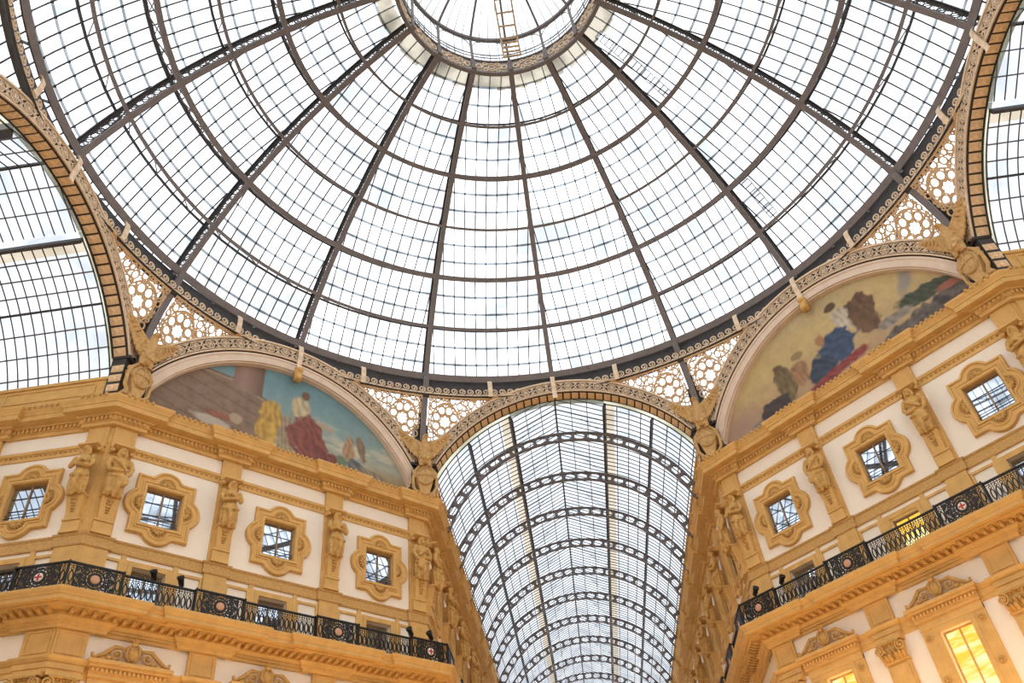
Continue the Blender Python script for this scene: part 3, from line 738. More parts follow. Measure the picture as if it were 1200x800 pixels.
# floodlights clamped on the railings
def floodlight(fr, s, o, yaw, pitch, label):
    e = at_wall('floodlight', fr, s, o, RZ1+.02, label, 'floodlight')
    MB().box(-.02, .02, -.02, .02, -.18, .12).box(-.10, .10, -.02, .02, .10, .13).build('bracket', 'black_iron', e)
    R = []
    for t, r in ((-.26, .07), (-.22, .11), (.12, .13), (.14, .155), (.28, .155), (.28, .13), (.2, .10)): R.append([(r*cos(2*pi*i/16), r*sin(2*pi*i/16), t) for i in range(16)])
    h = MB().loft(R).build('lamp_body', 'black_iron', e, True); h.location = (0, 0, .22); h.rotation_euler = (pitch, 0, yaw); h.scale = (.85, .85, .75)
floodlight('DL', -5.0, RO, -.7, .7, 'black floodlight on the railing nearer the paired-statue corner')
floodlight('DL', -4.0, RO, -.7, .7, 'black floodlight on the railing in front of the first dark balcony window')
floodlight('DL', 6.0, RO+.1, -1.1, .9, 'black floodlight before the last balcony panel by the long vault, blue-sky side')
floodlight('DL', 7.0, RO+.16, -1.1, .9, 'black floodlight at the long vault corner of the blue-sky railing')
floodlight('DR', -6.9, RO+.16, 1.1, .9, 'black floodlight at the long vault corner of the golden-sky railing')
floodlight('DR', -5.6, RO, 1.1, .9, 'black floodlight before the dark balcony window, golden-sky railing')

# ------------------------------------------------------------------ the glass dome
DC, DZ, DR_ = -1.105, 20.195, 21.59
def prof(al, off=0):            # al = elevation angle in degrees along the dome section
    a = radians(al); return DC+(DR_+off)*cos(a), DZ+(DR_+off)*sin(a)
AL0, DAL = 29.24, 7.36
OUT = .86
dome = tag(empty('glass_dome', (0, 0, 0)), 'great ribbed iron and glass dome over the crossing', 'dome')
def dpt(al, phi, off=0):
    R, z = prof(al, off); return Vector((R*sin(phi), R*cos(phi), z))
# ribs: inner flange, outer flange and scrollwork web, all in the plane x = 0
NS = 30
als = [AL0+(AL0+6*DAL+.6-AL0)*i/NS for i in range(NS+1)]
def nrm_at(i): a = radians(als[i]); return Vector((0, cos(a), sin(a)))
rib = MB()
rib.bar([dpt(a, 0) for a in als], .27, .07, nrm_at); rib.bar([dpt(a, 0, .06) for a in als], .06, .10, nrm_at)
rib_me = rib.mesh('rib'); rib_me.materials.append(MATS['iron_brown'])
rbo = MB().bar([dpt(a, 0, OUT) for a in als], .20, .08, nrm_at); rbo.bar([dpt(a, 0, OUT-.08) for a in als], .05, .10, nrm_at)
rbo_me = rbo.mesh('outer_flange'); rbo_me.materials.append(MATS['iron_dark'])
wb = MB()
NC = 54
for i in range(NC):
    al = AL0+.5+(6*DAL-.6)*(i+.5)/NC
    def fw(u, w_, d_, al=al):
        R, z = prof(al+math.degrees(u/DR_), .45+w_); return (d_-.02, R, z)
    wb.annulus(fw, 0, 0, .165, .19, 12, .04)
    if i % 2: wb.strip(fw, [(-.22, -.36), (.22, .36)], .02, .04)
    else: wb.strip(fw, [(-.22, .36), (.22, -.36)], .02, .04)
wb_me = wb.mesh('scroll_web'); wb_me.materials.append(MATS['iron_dark'])
for k in range(16):
    r = put('rib', rib_me, None, dome); r.rotation_euler = (0, 0, -radians(22.5*k))
    put('outer_flange', rbo_me, None, r); put('scroll_web', wb_me, None, r)
# horizontal rings
def circ(al, off, n=96): return [dpt(al, 2*pi*i/n, off) for i in range(n)]
def ring_bar(mb, al, off, w, dp, n=96):
    R, z = prof(al, off); a = radians(al); N_ = Vector((cos(a), sin(a))); T = Vector((-sin(a), cos(a)))
    pr = [(-T*w/2-N_*dp/2), (T*w/2-N_*dp/2), (T*w/2+N_*dp/2), (-T*w/2+N_*dp/2)]
    rings = [[((R+q.x)*sin(2*pi*i/n), (R+q.x)*cos(2*pi*i/n), z+q.y) for q in pr] for i in range(n)]; rings.append(rings[0]); mb.loft(rings, cap=False)
RW = [.35, .15, .26, .14, .24, .13]
for k in range(6):
    al = AL0+DAL*k; mb = MB(); ring_bar(mb, al, 0, RW[k], .09)
    r = mb.build('ring', 'iron_brown', dome)
    mb = MB(); ring_bar(mb, al, OUT, RW[k]*.7 if k else .2, .08); mb.build('outer_ring', 'iron_dark', r)
    mb = MB(); nb = 96
    for i in range(nb):
        p0, p1 = 2*pi*i/nb, 2*pi*(i+1)/nb
        if k in (2, 4): mb.tube([dpt(al, p0, .03), dpt(al, p1, OUT-.03)], .03, 4); mb.tube([dpt(al, p1, .03), dpt(al, p0, OUT-.03)], .03, 4)
        elif k and i % 2 == 0: mb.tube([dpt(al, p0, .03), dpt(al, p1, OUT-.03)], .03, 4)
        elif not k and i % 2 == 0: mb.tube([dpt(al, p0, .03), dpt(al, p0, OUT-.03)], .06, 4)
    tag(mb.build('lattice', 'iron_grey', r), kind='stuff')
# glazing bars: parallel to the middle of each bay
SPC = .60; GO = OUT+.10
gl = []
for k in range(-5, 6):
    u = k*SPC; pts = []; ns = []
    for i in range(61):
        al = AL0-2.2+(6*DAL+2.2)*i/60; R, z = prof(al, GO)
        if abs(u) >= R*sin(radians(11.25))-.05: break
        pts.append((u, sqrt(R*R-u*u), z)); ns.append(Vector((0, cos(radians(al)), sin(radians(al)))))
    me = MB().bar(pts[::2]+([pts[-1]] if len(pts) % 2 == 0 else []), .048, .05, (0, .6, .8)).mesh('glazing_bar'); me.materials.append(MATS['iron_dark']); gl.append((u, me))
for b in range(16):
    for u, me in gl:
        o = put('glazing_bar', me, None, dome); o.rotation_euler = (0, 0, -radians(22.5*b+11.25))
# overlaps of the panes (two between each pair of rings)
lap = MB(); nodes = MB()
LAPS = []
for k in range(6):
    for j in (1, 2): LAPS.append(AL0+DAL*(k+j/3))
for al in LAPS:
    ring_bar(lap, al, GO-.01, .12, .02, 128)
    R, z = prof(al, GO-.04)
    for b in range(16):
        for u, me in gl:
            if abs(u) >= R*sin(radians(11.25))-.1: continue
            a = -radians(22.5*b+11.25); x, y = u, sqrt(R*R-u*u); nodes.box(-.036+x*cos(a)-y*sin(a), .036+x*cos(a)-y*sin(a), x*sin(a)+y*cos(a)-.036, x*sin(a)+y*cos(a)+.036, z-.036, z+.036)
tag(lap.build('pane_laps', 'lap_glass', dome), kind='stuff'); tag(nodes.build('bar_clips', 'iron_dark', dome), kind='stuff')
# panes
rows = [AL0-2.2, AL0] + sorted(LAPS+[AL0+DAL*k for k in range(1, 6)]) + [AL0+6*DAL]
panes = []
for b in range(16):
    a = -radians(22.5*b+11.25)
    for r0, r1 in zip(rows[:-1], rows[1:]):
        R0, z0 = prof(r0, GO+.02); R1, z1 = prof(r1, GO+.02); w0, w1 = R0*sin(radians(11.25)), R1*sin(radians(11.25))
        nk = int(w0/SPC)+1
        for k in range(-nk, nk):
            us = []
            for (R, z, w) in ((R0, z0, w0), (R1, z1, w1)):
                ua, ub = max(-w, min(w, k*SPC)), max(-w, min(w, (k+1)*SPC)); us.append((ua, ub, R, z))
            (a0, b0, Ra, za), (a1, b1, Rb, zb) = us
            if b0-a0 < 1e-4 and b1-a1 < 1e-4: continue
            q = []
            for u, R, z in ((a0, Ra, za), (b0, Ra, za), (b1, Rb, zb), (a1, Rb, zb)):
                y = sqrt(R*R-u*u); q.append((u*cos(a)-y*sin(a), u*sin(a)+y*cos(a), z))
            pr = [project(p) for p in q]; ar_ = 0
            if all(pr) and all(0 < p[0] < 1200 and 0 < p[1] < 800 for p in pr):
                ar_ = abs(sum(pr[i][0]*pr[(i+1) % 4][1]-pr[(i+1) % 4][0]*pr[i][1] for i in range(4)))/2
            panes.append((ar_, q))
panes.sort(key=lambda t: -t[0])
for ar_, q in panes[:300]:
    c = sum((Vector(p) for p in q), Vector())/4
    o = MB().add([Vector(p)-c for p in q], [(0, 1, 2, 3)]).build('pane', 'roof_glass', dome); o.location = c
mb = MB()
for ar_, q in panes[300:]: mb.add(q, [(0, 1, 2, 3)])
tag(mb.build('pane_field', 'roof_glass', dome), kind='stuff')
# stained strip of panes next to the lantern
mb = MB(); n = 96
for i in range(n):
    p0, p1 = 2*pi*i/n, 2*pi*(i+1)/n
    for a0, a1 in ((AL0+6*DAL-3.0+random.random()*.8, AL0+6*DAL-.3),): mb.add([dpt(a0, p0, GO-.06), dpt(a0, p1, GO-.06), dpt(a1, p1, GO-.06), dpt(a1, p0, GO-.06)], [(0, 1, 2, 3)])
mb.build('stained_pane_ring', 'stained_glass', dome)

# ------------------------------------------------------------------ lantern on the dome
LR = 5.02
lan = tag(empty('roof_lantern', (0, 0, 40.7)), 'round glazed lantern with patterned collar at the crown of the dome', 'lantern')
def cyl(R): return lambda u, w_, d_: ((R-d_)*sin(u/R), (R-d_)*cos(u/R), w_-40.7)
def hoop(mb, R0, R1, z0, z1, n=96):
    rings = [[(r*sin(2*pi*i/n), r*cos(2*pi*i/n), z-40.7) for r, z in ((R0, z0), (R1, z0), (R1, z1), (R0, z1))] for i in range(n)]; rings.append(rings[0]); return mb.loft(rings, cap=False)
mb = MB(); hoop(mb, LR-.06, LR+.14, 40.80, 40.93); hoop(mb, LR-.08, LR+.1, 41.92, 42.0); mb.build('collar_ring', 'iron_brown', lan)
mb = MB(); hoop(mb, LR+.02, LR+.06, 40.92, 41.92); mb.build('collar_panel', 'collar_grey', lan)
mb = MB(); f = cyl(LR); nf = 48; L = 2*pi*LR/nf
for i in range(nf):
    u = L*(i+.5)
    if i % 3 == 1: 
        mb.strip(f, [(u-L*.9, 41.42), (u, 41.80), (u+L*.9, 41.42), (u, 41.04)], .06, .05, True)
    mb.annulus(f, u, 41.42, .14, .20, 10, .05)
    for dz in (-.3, .3): mb.annulus(f, u-L/2, 41.42+dz, .09, .14, 8, .05)
mb.build('collar_tracery', 'iron_cream', lan)
cpm = MB().bar([(0, LR*.995, z-40.7) for z in (40.9, 42.0)], .22, .14, (0, 1, 0)).mesh('collar_pier'); cpm.materials.append(MATS['iron_grey'])
for i in range(16):
    o = put('collar_pier', cpm, None, lan); o.rotation_euler = (0, 0, -2*pi*i/16)
mb = MB(); hoop(mb, LR-.05, LR, 42.62, 42.66); hoop(mb, LR-.05, LR, 42.35, 42.37)
for i in range(96): a = 2*pi*i/96; mb.tube([(LR*sin(a)*.995, LR*cos(a)*.995, 1.3), (LR*sin(a)*.995, LR*cos(a)*.995, 1.95)], .014, 4)
mb.build('guard_rail', 'iron_dark', lan)
# lantern drum and cap
LD = 4.95; CAPR = 6.6; CZ = 44.1
def capp(t):     # 0..1 from the drum head to the crown
    a0 = asin(min(1, LD/CAPR)); a = a0*(1-t); return CAPR*sin(a), CZ+CAPR*(cos(a)-cos(a0))
mb = MB(); hoop(mb, LD-.12, LD+.06, 44.0, 44.2); R_, z_ = capp(.5); hoop(mb, R_-.06, R_+.02, z_-.05, z_+.06); R_, z_ = capp(.9); hoop(mb, R_-.1, R_+.05, z_-.05, z_+.1, 32)
mb.build('lantern_ring', 'iron_brown', lan)
lr_me = MB(); pts = [(0, LD, z-40.7) for z in (42.0, 43, 44.1)]+[(0, capp(t/8)[0], capp(t/8)[1]-40.7) for t in range(1, 8)]
lr_me.bar(pts, .12, .10, lambda i: Vector((0, 1, .3 if i > 2 else 0)))
for s_ in (-1, 1): lr_me.tube([(s_*.03, LD-.02, 2.55), (s_*.25, LD-.02, 3.05), (s_*.75, LD-.06, 3.30)], .025, 4)
lr_me = lr_me.mesh('lantern_rib'); lr_me.materials.append(MATS['iron_brown'])
for i in range(16):
    o = put('lantern_rib', lr_me, None, lan); o.rotation_euler = (0, 0, -radians(22.5*i))
mb = MB()
for i in range(64):
    if i % 4 == 0: continue
    a = 2*pi*i/64; mb.tube([(p[1]*sin(a), p[1]*cos(a), p[2]) for p in pts], .02, 4)
tag(mb.build('lantern_bars', 'iron_dark', lan), kind='stuff')
lp_me = MB()
for (Ra, za), (Rb, zb) in zip([(LD+.04, 42.0), (LD+.04, 44.1)]+[(capp(t/6)[0]+.04, capp(t/6)[1]+.03) for t in range(1, 6)], [(LD+.04, 44.1)]+[(capp(t/6)[0]+.04, capp(t/6)[1]+.03) for t in range(1, 7)]):
    for j in range(3):
        a0, a1 = radians(22.5*j/3), radians(22.5*(j+1)/3)
        lp_me.add([(Ra*sin(a0), Ra*cos(a0), za-40.7), (Ra*sin(a1), Ra*cos(a1), za-40.7), (Rb*sin(a1), Rb*cos(a1), zb-40.7), (Rb*sin(a0), Rb*cos(a0), zb-40.7)], [(0, 1, 2, 3)])
lp_me = lp_me.mesh('lantern_pane'); lp_me.materials.append(MATS['roof_glass'])
for i in range(16):
    o = put('lantern_pane', lp_me, None, lan); o.rotation_euler = (0, 0, -radians(22.5*i))
# ladder inside the lantern, seen against the far glass
lad = tag(empty('lantern_ladder', (0, 0, 40.7)), 'tan ladder climbing the glass inside the crown lantern', 'ladder')
lpts = [(LD-.15, 1.4), (LD-.15, 3.3)]+[(capp(t/8)[0]-.12, capp(t/8)[1]-40.7-.1) for t in range(1, 8)]
PH = radians(2.5)
for s_ in (-1, 1): MB().tube([(r*sin(PH)+s_*.45*cos(PH), r*cos(PH), z) for r, z in lpts], .055, 5).build('rail', 'brass_ladder', lad)
fine = []
for (r0, z0), (r1, z1) in zip(lpts[:-1], lpts[1:]):
    n = max(1, int(math.hypot(r1-r0, z1-z0)/.42))
    fine += [(r0+(r1-r0)*i/n, z0+(z1-z0)*i/n) for i in range(n)]
rung_me = MB().tube([(-.45, 0, 0), (.45, 0, 0)], .06, 5).mesh('rung'); rung_me.materials.append(MATS['brass_ladder'])
for r, z in fine:
    o = put('rung', rung_me, None, lad); o.location = (r*sin(PH), r*cos(PH), z)
# maintenance ladders lying on the outside of the dome
def roof_ladder(phi, a0, a1, label):
    e = tag(empty('roof_ladder', dpt(a0, radians(phi), GO+.15)), label, 'ladder'); o0 = dpt(a0, radians(phi), GO+.15); tt = Vector((cos(radians(phi)), -sin(radians(phi)), 0))
    n = int((a1-a0)/.75)
    for s_ in (-1, 1): MB().tube([dpt(a0+(a1-a0)*i/8, radians(phi), GO+.15)-o0+tt*s_*.22 for i in range(9)], .025, 4).build('rail', 'iron_dark', e)
    me = MB().tube([-tt*.22, tt*.22], .03, 4).mesh('rung'); me.materials.append(MATS['iron_dark'])
    for i in range(n+1):
        q = put('rung', me, None, e); q.location = dpt(a0+(a1-a0)*i/n, radians(phi), GO+.15)-o0
roof_ladder(49.5, AL0+4*DAL, AL0+5.7*DAL, 'dark roof ladder lying on the glass near the crown lantern')
roof_ladder(48, AL0+DAL*1.15, AL0+DAL*1.95, 'short dark roof ladder lying lower down on the dome glass')

# ------------------------------------------------------------------ base of the dome: gutter wall, scroll frieze, brackets
gut = MB(); n = 128  # gutter wall; shade of the deep recess is put into its dark colour
rings = [[(r*sin(2*pi*i/n), r*cos(2*pi*i/n), z) for r, z in ((18.02, 29.56), (18.08, 30.72), (18.42, 30.74), (18.42, 30.66), (18.2, 30.5), (18.14, 29.56))] for i in range(n)]; rings.append(rings[0])
gut.loft(rings, cap=False); g = gut.build('shaded_gutter', 'iron_dark'); tag(g, 'gutter ring coloured dark for the recess shade behind the scroll frieze at the dome base', 'gutter')
FRR = 17.90
frz = tag(empty('scroll_frieze', (0, 0, 29.66)), 'cream running-scroll frieze ring at the base of the dome', 'frieze')
def fz(u, w_, d_): return ((FRR-d_)*sin(u/FRR), (FRR-d_)*cos(u/FRR), w_)
mb = MB(); aw = radians(11.25)*FRR; ns = 8; st = aw/ns
mb.strip(fz, [(aw*i/12, .03) for i in range(13)], .06, .03)
for i in range(ns):
    cx = st*(i+.5); pts = []
    for j in range(23):
        t = j/22; r = .205-.165*t; a = -pi*.5+2*pi*1.45*t; pts.append((cx+r*cos(a)*.98, .285+r*sin(a)))
    mb.strip(fz, [(cx-st*.55, .09)]+pts, .052, .05)
fz_me = mb.mesh('frieze_panel'); fz_me.materials.append(MATS['iron_cream'])
for i in range(32):
    o = put('frieze_panel', fz_me, None, frz); o.rotation_euler = (0, 0, -radians(11.25*i))
mb = MB()
rings = [[(r*sin(2*pi*i/n), r*cos(2*pi*i/n), z) for r, z in ((17.85, -.04), (17.93, -.04), (17.93, .0), (17.85, .0))] for i in range(n)]; rings.append(rings[0]); mb.loft(rings, cap=False); mb.build('fillet', 'iron_dark', frz)
# curved brackets
def bracket_mesh(long):
    mb = MB(); pr = [(17.80, 30.60), (17.68, 30.52), (17.62, 30.36), (17.60, 30.1), (17.62, 29.8), (17.68, 29.5)]
    if long: pr += [(17.70, 29.3), (17.66, 29.05)]
    mb.bar([(0, r-17.7, z) for r, z in pr], .24, .06, lambda i: Vector((0, 1, .4 if i < 2 else 0)))
    return mb.mesh('console')
br_me = [bracket_mesh(False), bracket_mesh(True)]
for m_ in br_me: m_.materials.append(MATS['iron_cream'])
kb = MB(); kb.box(-.17, .17, -.12, .2, 28.35, 29.08); kb.ball((0, -.12, 28.5), (.17, .12, .18), 10, 6); kb.ball((0, -.10, 28.95), (.2, .12, .14), 10, 6); kb_me = kb.mesh('corbel', True); kb_me.materials.append(MATS['ochre'])
blab = {0: 'at the crown of the long vault arch', -45: 'over the crown of the blue-sky lunette', 45: 'over the crown of the golden-sky lunette', -90: 'over the side arm arch, blue-sky side', 90: 'over the side arm arch, golden-sky side'}
def small_bracket(ph):
    arch = 45*round(ph/45); c_ = arch+(22.5 if ph > arch else -22.5)
    nm = {-67.5: 'paired-statue corner eagle', -22.5: 'blue-sky and long vault eagle', 22.5: 'long vault and golden-sky eagle', 67.5: 'golden-sky and side arm eagle'}.get(c_, 'far side arm pier, %s side' % ('blue-sky' if ph < 0 else 'golden-sky'))
    return '%s side of the %s' % ({-90: 'side arm', -45: 'blue-sky lunette', 0: 'long vault', 45: 'golden-sky lunette', 90: 'side arm'}[arch], nm)
for k in range(-10, 11):
    ph = 11.25*k
    if k % 2 == 0 and (k//2) % 2: continue      # ribs at the octagon corners
    main = k % 4 == 0
    e = at_phi('dome_bracket', ph, 17.7, 0, 'cream curved dome bracket ' + (blab.get(ph, '') if main else small_bracket(ph)), 'bracket', None if main else 'small dome brackets')
    put('console', br_me[1 if main else 0], None, e)
    if main and k % 8: put('corbel', kb_me, None, e)

# ------------------------------------------------------------------ arches of the octagon
ZC = 21.5
def arch_surf(u, w_, d_):       # u = arc length at r 8.3 from the crown, w = radius
    a = u/8.3; return (w_*sin(a), -.26-d_, ZC+w_*cos(a))
AE = radians(57)
back_me = MB().arc(7.96, 8.68, -.26, .22, -AE, AE, 64).mesh('arch_band'); back_me.materials.append(MATS['band_back'])
ed = MB().arc(7.96, 8.02, -.33, -.25, -AE, AE, 64).arc(8.63, 8.72, -.34, -.2, -AE, AE, 64).arc(8.08, 8.10, -.31, -.25, -AE, AE, 64).arc(8.56, 8.58, -.31, -.25, -AE, AE, 64); ed_me = ed.mesh('edge_fillets'); ed_me.materials.append(MATS['iron_cream'])
ro = MB(); fr0 = lambda x, z, d: (x, -d, z)
ro.annulus(fr0, 0, 0, .20, .232, 16, .045); ro.annulus(fr0, 0, 0, .02, .06, 8, .06)
for i in range(6): a = 2*pi*i/6; ro.annulus(fr0, .125*cos(a), .125*sin(a), .034, .056, 7, .045)
ro_me = ro.mesh('rosette'); ro_me.materials.append(MATS['iron_cream'])
NR = 21; stepA = 2*AE/NR
fi = MB()
for i in range(NR+1):
    u0 = (-AE+stepA*i)*8.3
    if i in (0, NR): u0 *= .985
    fi.annulus(arch_surf, u0, 8.33, .05, .085, 6, .045)
    for s_ in (-1, 1):
        fi.strip(arch_surf, [(u0, 8.33+s_*.09), (u0+.06, 8.33+s_*.16), (u0+.15, 8.33+s_*.20)], .035, .045); fi.strip(arch_surf, [(u0, 8.33+s_*.09), (u0-.06, 8.33+s_*.16), (u0-.15, 8.33+s_*.20)], .035, .045)
        fi.annulus(arch_surf, u0+s_*.11, 8.33, .02, .04, 6, .045)
        fi.annulus(arch_surf, u0, 8.33+s_*.185, .025, .05, 6, .045)
fi_me = fi.mesh('scroll_filling'); fi_me.materials.append(MATS['iron_cream'])
post2_me = MB().box(-.29, .22, -.20, .40, 23.7, 26.15).box(-.34, .30, -.34, .40, 25.75, 25.9).mesh('springing_block'); post2_me.materials.append(MATS['iron_dark'])
TR = 7.93
sof_me = MB().arc(TR, TR+.05, -.26, .45, -AE, AE, 64).mesh('soffit'); sof_me.materials.append(MATS['band_back'])
tl = MB().box(-.175, .175, -.25, .25, -.03, .0).box(-.12, .12, -.18, .18, -.045, -.03)
for i in range(4): tl.box(-.1+.14*(i % 2), -.02+.14*(i % 2), -.12+.16*(i//2), -.04+.16*(i//2), -.06, -.045)
tl_me = tl.mesh('tile'); tl_me.materials.append(MATS['tile_orange'])
NT = 36
def iron_arch(phi, label, tiles):
    e = at_phi('iron_arch', phi, A, 0, label, 'arch')
    bnd = put('arch_band', back_me, None, e); put('edge_fillets', ed_me, None, bnd); put('scroll_filling', fi_me, None, bnd)['kind'] = 'stuff'
    for s_ in (-1, 1):
        o = put('springing_block', post2_me, None, e); o.location.x = s_*6.98; o.scale.x = s_
    for i in range(NR):
        a = -AE+stepA*(i+.5); o = put('rosette', ro_me, None, bnd); o.location = (8.33*sin(a), -.26, ZC+8.33*cos(a)); o.rotation_euler = (0, a, 0)
    if tiles:
        put('soffit', sof_me, None, e)
        for i in range(NT):
            a = -AE+2*AE*(i+.5)/NT; o = put('tile', tl_me, None, e); o.location = (TR*sin(a), .08, ZC+TR*cos(a)); o.rotation_euler = (0, a, 0)
        for s_ in (-1, 1):
            for j in range(3):
                o = put('tile', tl_me, None, e); o.location = (s_*6.68, .06, 24.2+.5*j); o.rotation_euler = (0, s_*pi/2, 0)
iron_arch(0, 'cream filigree iron arch with orange tiled soffit at the mouth of the long vault', True)
iron_arch(-90, 'cream filigree iron arch with orange tiled soffit over the side arm by the blue-sky lunette', True)
iron_arch(90, 'cream filigree iron arch with orange tiled soffit over the side arm by the golden-sky lunette', True)
iron_arch(-45, 'cream filigree iron arch framing the blue-sky lunette', False)
iron_arch(45, 'cream filigree iron arch framing the golden-sky lunette', False)

# lunettes: moulded arch and painting (soft colour masses only)
am = MB().arc(7.42, 7.86, -.20, .2, -radians(66), radians(66), 64).arc(7.36, 7.44, -.10, .2, -radians(66), radians(66), 64).arc(7.78, 7.90, -.24, .2, -radians(66), radians(66), 64); am_me = am.mesh('arch_moulding'); am_me.materials.append(MATS['arch_plaster'])
def mixc(a, b, t): t = max(0, min(1, t)); return tuple(x+(y-x)*t for x, y in zip(a, b))
def blob(c, x, z, cx, cz, rx, rz, col, soft=.25, ang=0, folds=0):
    dx, dz = x-cx, z-cz; ca, sa = cos(ang), sin(ang); u = (dx*ca+dz*sa)/rx; w_ = (-dx*sa+dz*ca)/rz
    q = 1-(u*u+w_*w_)**.5+.35*noise.noise((x*1.6+cx, z*1.6, cz))+.15*noise.noise((x*5, z*5, cx))
    if q < 0: return c
    if folds:
        f = .5+.5*sin(folds*1.3*(u*1.2+.5*w_)+7*noise.noise((x*1.1, z*1.1, 3.)))*(.35+.65*abs(noise.noise((x*.9, z*.9, 8.))))+.5*noise.noise((x*3.5, z*3.5, 1.))-.12*w_; col = mixc(tuple(k*.62 for k in col), tuple(min(1, k*1.22) for k in col), f)
    return mixc(c, col, q/soft)
def paint_blue(x, z):
    n1 = noise.fractal((x*.5, z*1.3, 0), .8, 2, 5); n2 = noise.fractal((x*2.2, z*2.2, 5), .8, 2, 4)
    c = mixc((.50, .42, .27), (.27, .36, .33), (z-24.3)/2.0); c = mixc(c, (.17, .30, .335), (z-26.0)/2.2); c = tuple(k*(1+.10*n2) for k in c)
    c = mixc(c, (.62, .55, .42), (n1-.02)*1.6*max(0, 1-abs(z-25.6)/1.6)*(1 if x > 1 else .3))
    c = blob(c, x, z, 5.6, 24.5, 1.9, .7, (.36, .28, .15), .8)
    wall = 27.55-.30*max(0, x+3.0)-.03*(x+3)
    if x < -.9 and z < wall:
        g = .5+.5*n2; base = mixc((.21, .13, .085), (.31, .21, .14), g)
        if (z*1.5+x*.42) % 1 < .07 or wall-z < .10: base = mixc(base, (.12, .07, .045), .75)
        elif wall-z < .26: base = mixc(base, (.40, .29, .20), .6)
        c = mixc(c, base, (wall-z)/.05)
    if -3.0 < x < -1.45 and z > 26.95:
        t = (x+3.0)/1.55; c = mixc(c, mixc((.36, .23, .17), (.17, .10, .07), abs(t-.35)*1.6), min(x+3.0, -1.45-x)/.06)
    c = blob(c, x, z, -3.7, 24.75, 1.15, .26, (.50, .42, .33), .3, -.1); c = blob(c, x, z, -3.3, 25.15, .8, .22, (.33, .13, .085), .3, 0, 9); c = blob(c, x, z, -2.6, 25.3, .35, .3, (.45, .34, .22), .3)
    c = blob(c, x, z, -.95, 25.7, .62, 1.6, (.58, .35, .075), .15, -.15, 7); c = blob(c, x, z, -.05, 25.3, .5, 1.5, (.38, .29, .18), .2, -.05, 8)
    c = blob(c, x, z, .55, 27.1, .6, .8, (.58, .47, .28), .2, .1, 6); c = blob(c, x, z, 1.0, 25.5, 1.05, 1.35, (.27, .085, .06), .15, .25, 9); c = blob(c, x, z, 2.0, 24.7, 1.25, .6, (.25, .075, .06), .2, -.2, 10)
    c = blob(c, x, z, .72, 28.0, .25, .32, (.19, .10, .06), .3); c = blob(c, x, z, 1.9, 26.5, .7, .12, (.50, .33, .2), .4, -.2)
    c = blob(c, x, z, 3.3, 25.7, .36, .85, (.46, .28, .15), .2, .1, 5); c = blob(c, x, z, 3.95, 26.0, .25, .85, (.27, .19, .12), .2, .25, 6); c = blob(c, x, z, 3.7, 24.75, .6, .45, (.17, .18, .18), .2, 0, 5); c = blob(c, x, z, 2.9, 24.9, .35, .4, (.16, .22, .13), .3)
    c = blob(c, x, z, 4.75, 24.45, 1.2, .42, (.34, .26, .18), .3, -.35, 14); c = blob(c, x, z, 2.7, 24.35, .55, .2, (.11, .16, .30), .3)
    return c
def paint_gold(x, z):
    n2 = noise.fractal((x*2.2, z*2.2, 9), .8, 2, 4); n1 = noise.fractal((x*.6, z*.9, 2), .8, 2, 4)
    c = mixc((.48, .30, .17), (.60, .44, .19), (z-24.3)/2.6); c = mixc(c, (.50, .40, .24), (z-27.6)/1.4); c = tuple(k*(1+.10*n2+.10*n1) for k in c); c = blob(c, x, z, -5.6, 24.9, 1.7, 1.4, (.44, .27, .20), .9)
    c = blob(c, x, z, 4.5, 27.0, .42, 1.3, (.33, .29, .24), .6, -.5)
    ridge = 24.4+max(0, (x-.5))*.19+.5*noise.noise((x*1.1, 3.3, 0))+.2*noise.noise((x*4, 1, 0))
    if x > -4.8: c = mixc(c, mixc((.06, .05, .045), (.20, .16, .13), .5+.9*n2), (ridge-z)/.12)
    c = blob(c, x, z, 4.9, 25.65, 1.5, .45, (.075, .085, .05), .2, -.1, 12); c = blob(c, x, z, 3.3, 25.4, 1.0, .3, (.30, .26, .21), .3, 0, 8); c = blob(c, x, z, 5.9, 25.3, .7, .22, (.36, .13, .08), .4, -.1)
    c = blob(c, x, z, 2.1, 26.7, .75, 1.3, (.17, .09, .045), .15, .1, 6); c = blob(c, x, z, 1.15, 27.1, .48, .85, (.60, .50, .37), .2, .1, 7); c = blob(c, x, z, .85, 28.0, .33, .25, (.12, .07, .045), .3)
    c = blob(c, x, z, .35, 25.8, 1.2, .95, (.06, .09, .16), .15, .35, 9); c = blob(c, x, z, -.6, 25.15, .8, .85, (.05, .07, .11), .2, .5, 8)
    c = blob(c, x, z, .1, 24.75, 1.9, .28, (.30, .06, .05), .3, .15, 9); c = blob(c, x, z, -.2, 26.7, .3, .4, (.42, .20, .09), .4)
    c = blob(c, x, z, -2.6, 25.65, .6, 1.15, (.21, .145, .065), .15, -.1, 8); c = blob(c, x, z, -1.7, 25.8, .5, .8, (.38, .20, .10), .3, .1, 6); c = blob(c, x, z, -2.75, 26.75, .27, .25, (.15, .085, .045), .3); c = blob(c, x, z, -1.6, 26.7, .4, .25, (.33, .22, .09), .3)
    c = blob(c, x, z, -3.5, 24.75, 1.25, .55, (.075, .055, .055), .2, .1, 7); c = blob(c, x, z, -4.6, 24.5, .5, .28, (.26, .22, .19), .3)
    return c
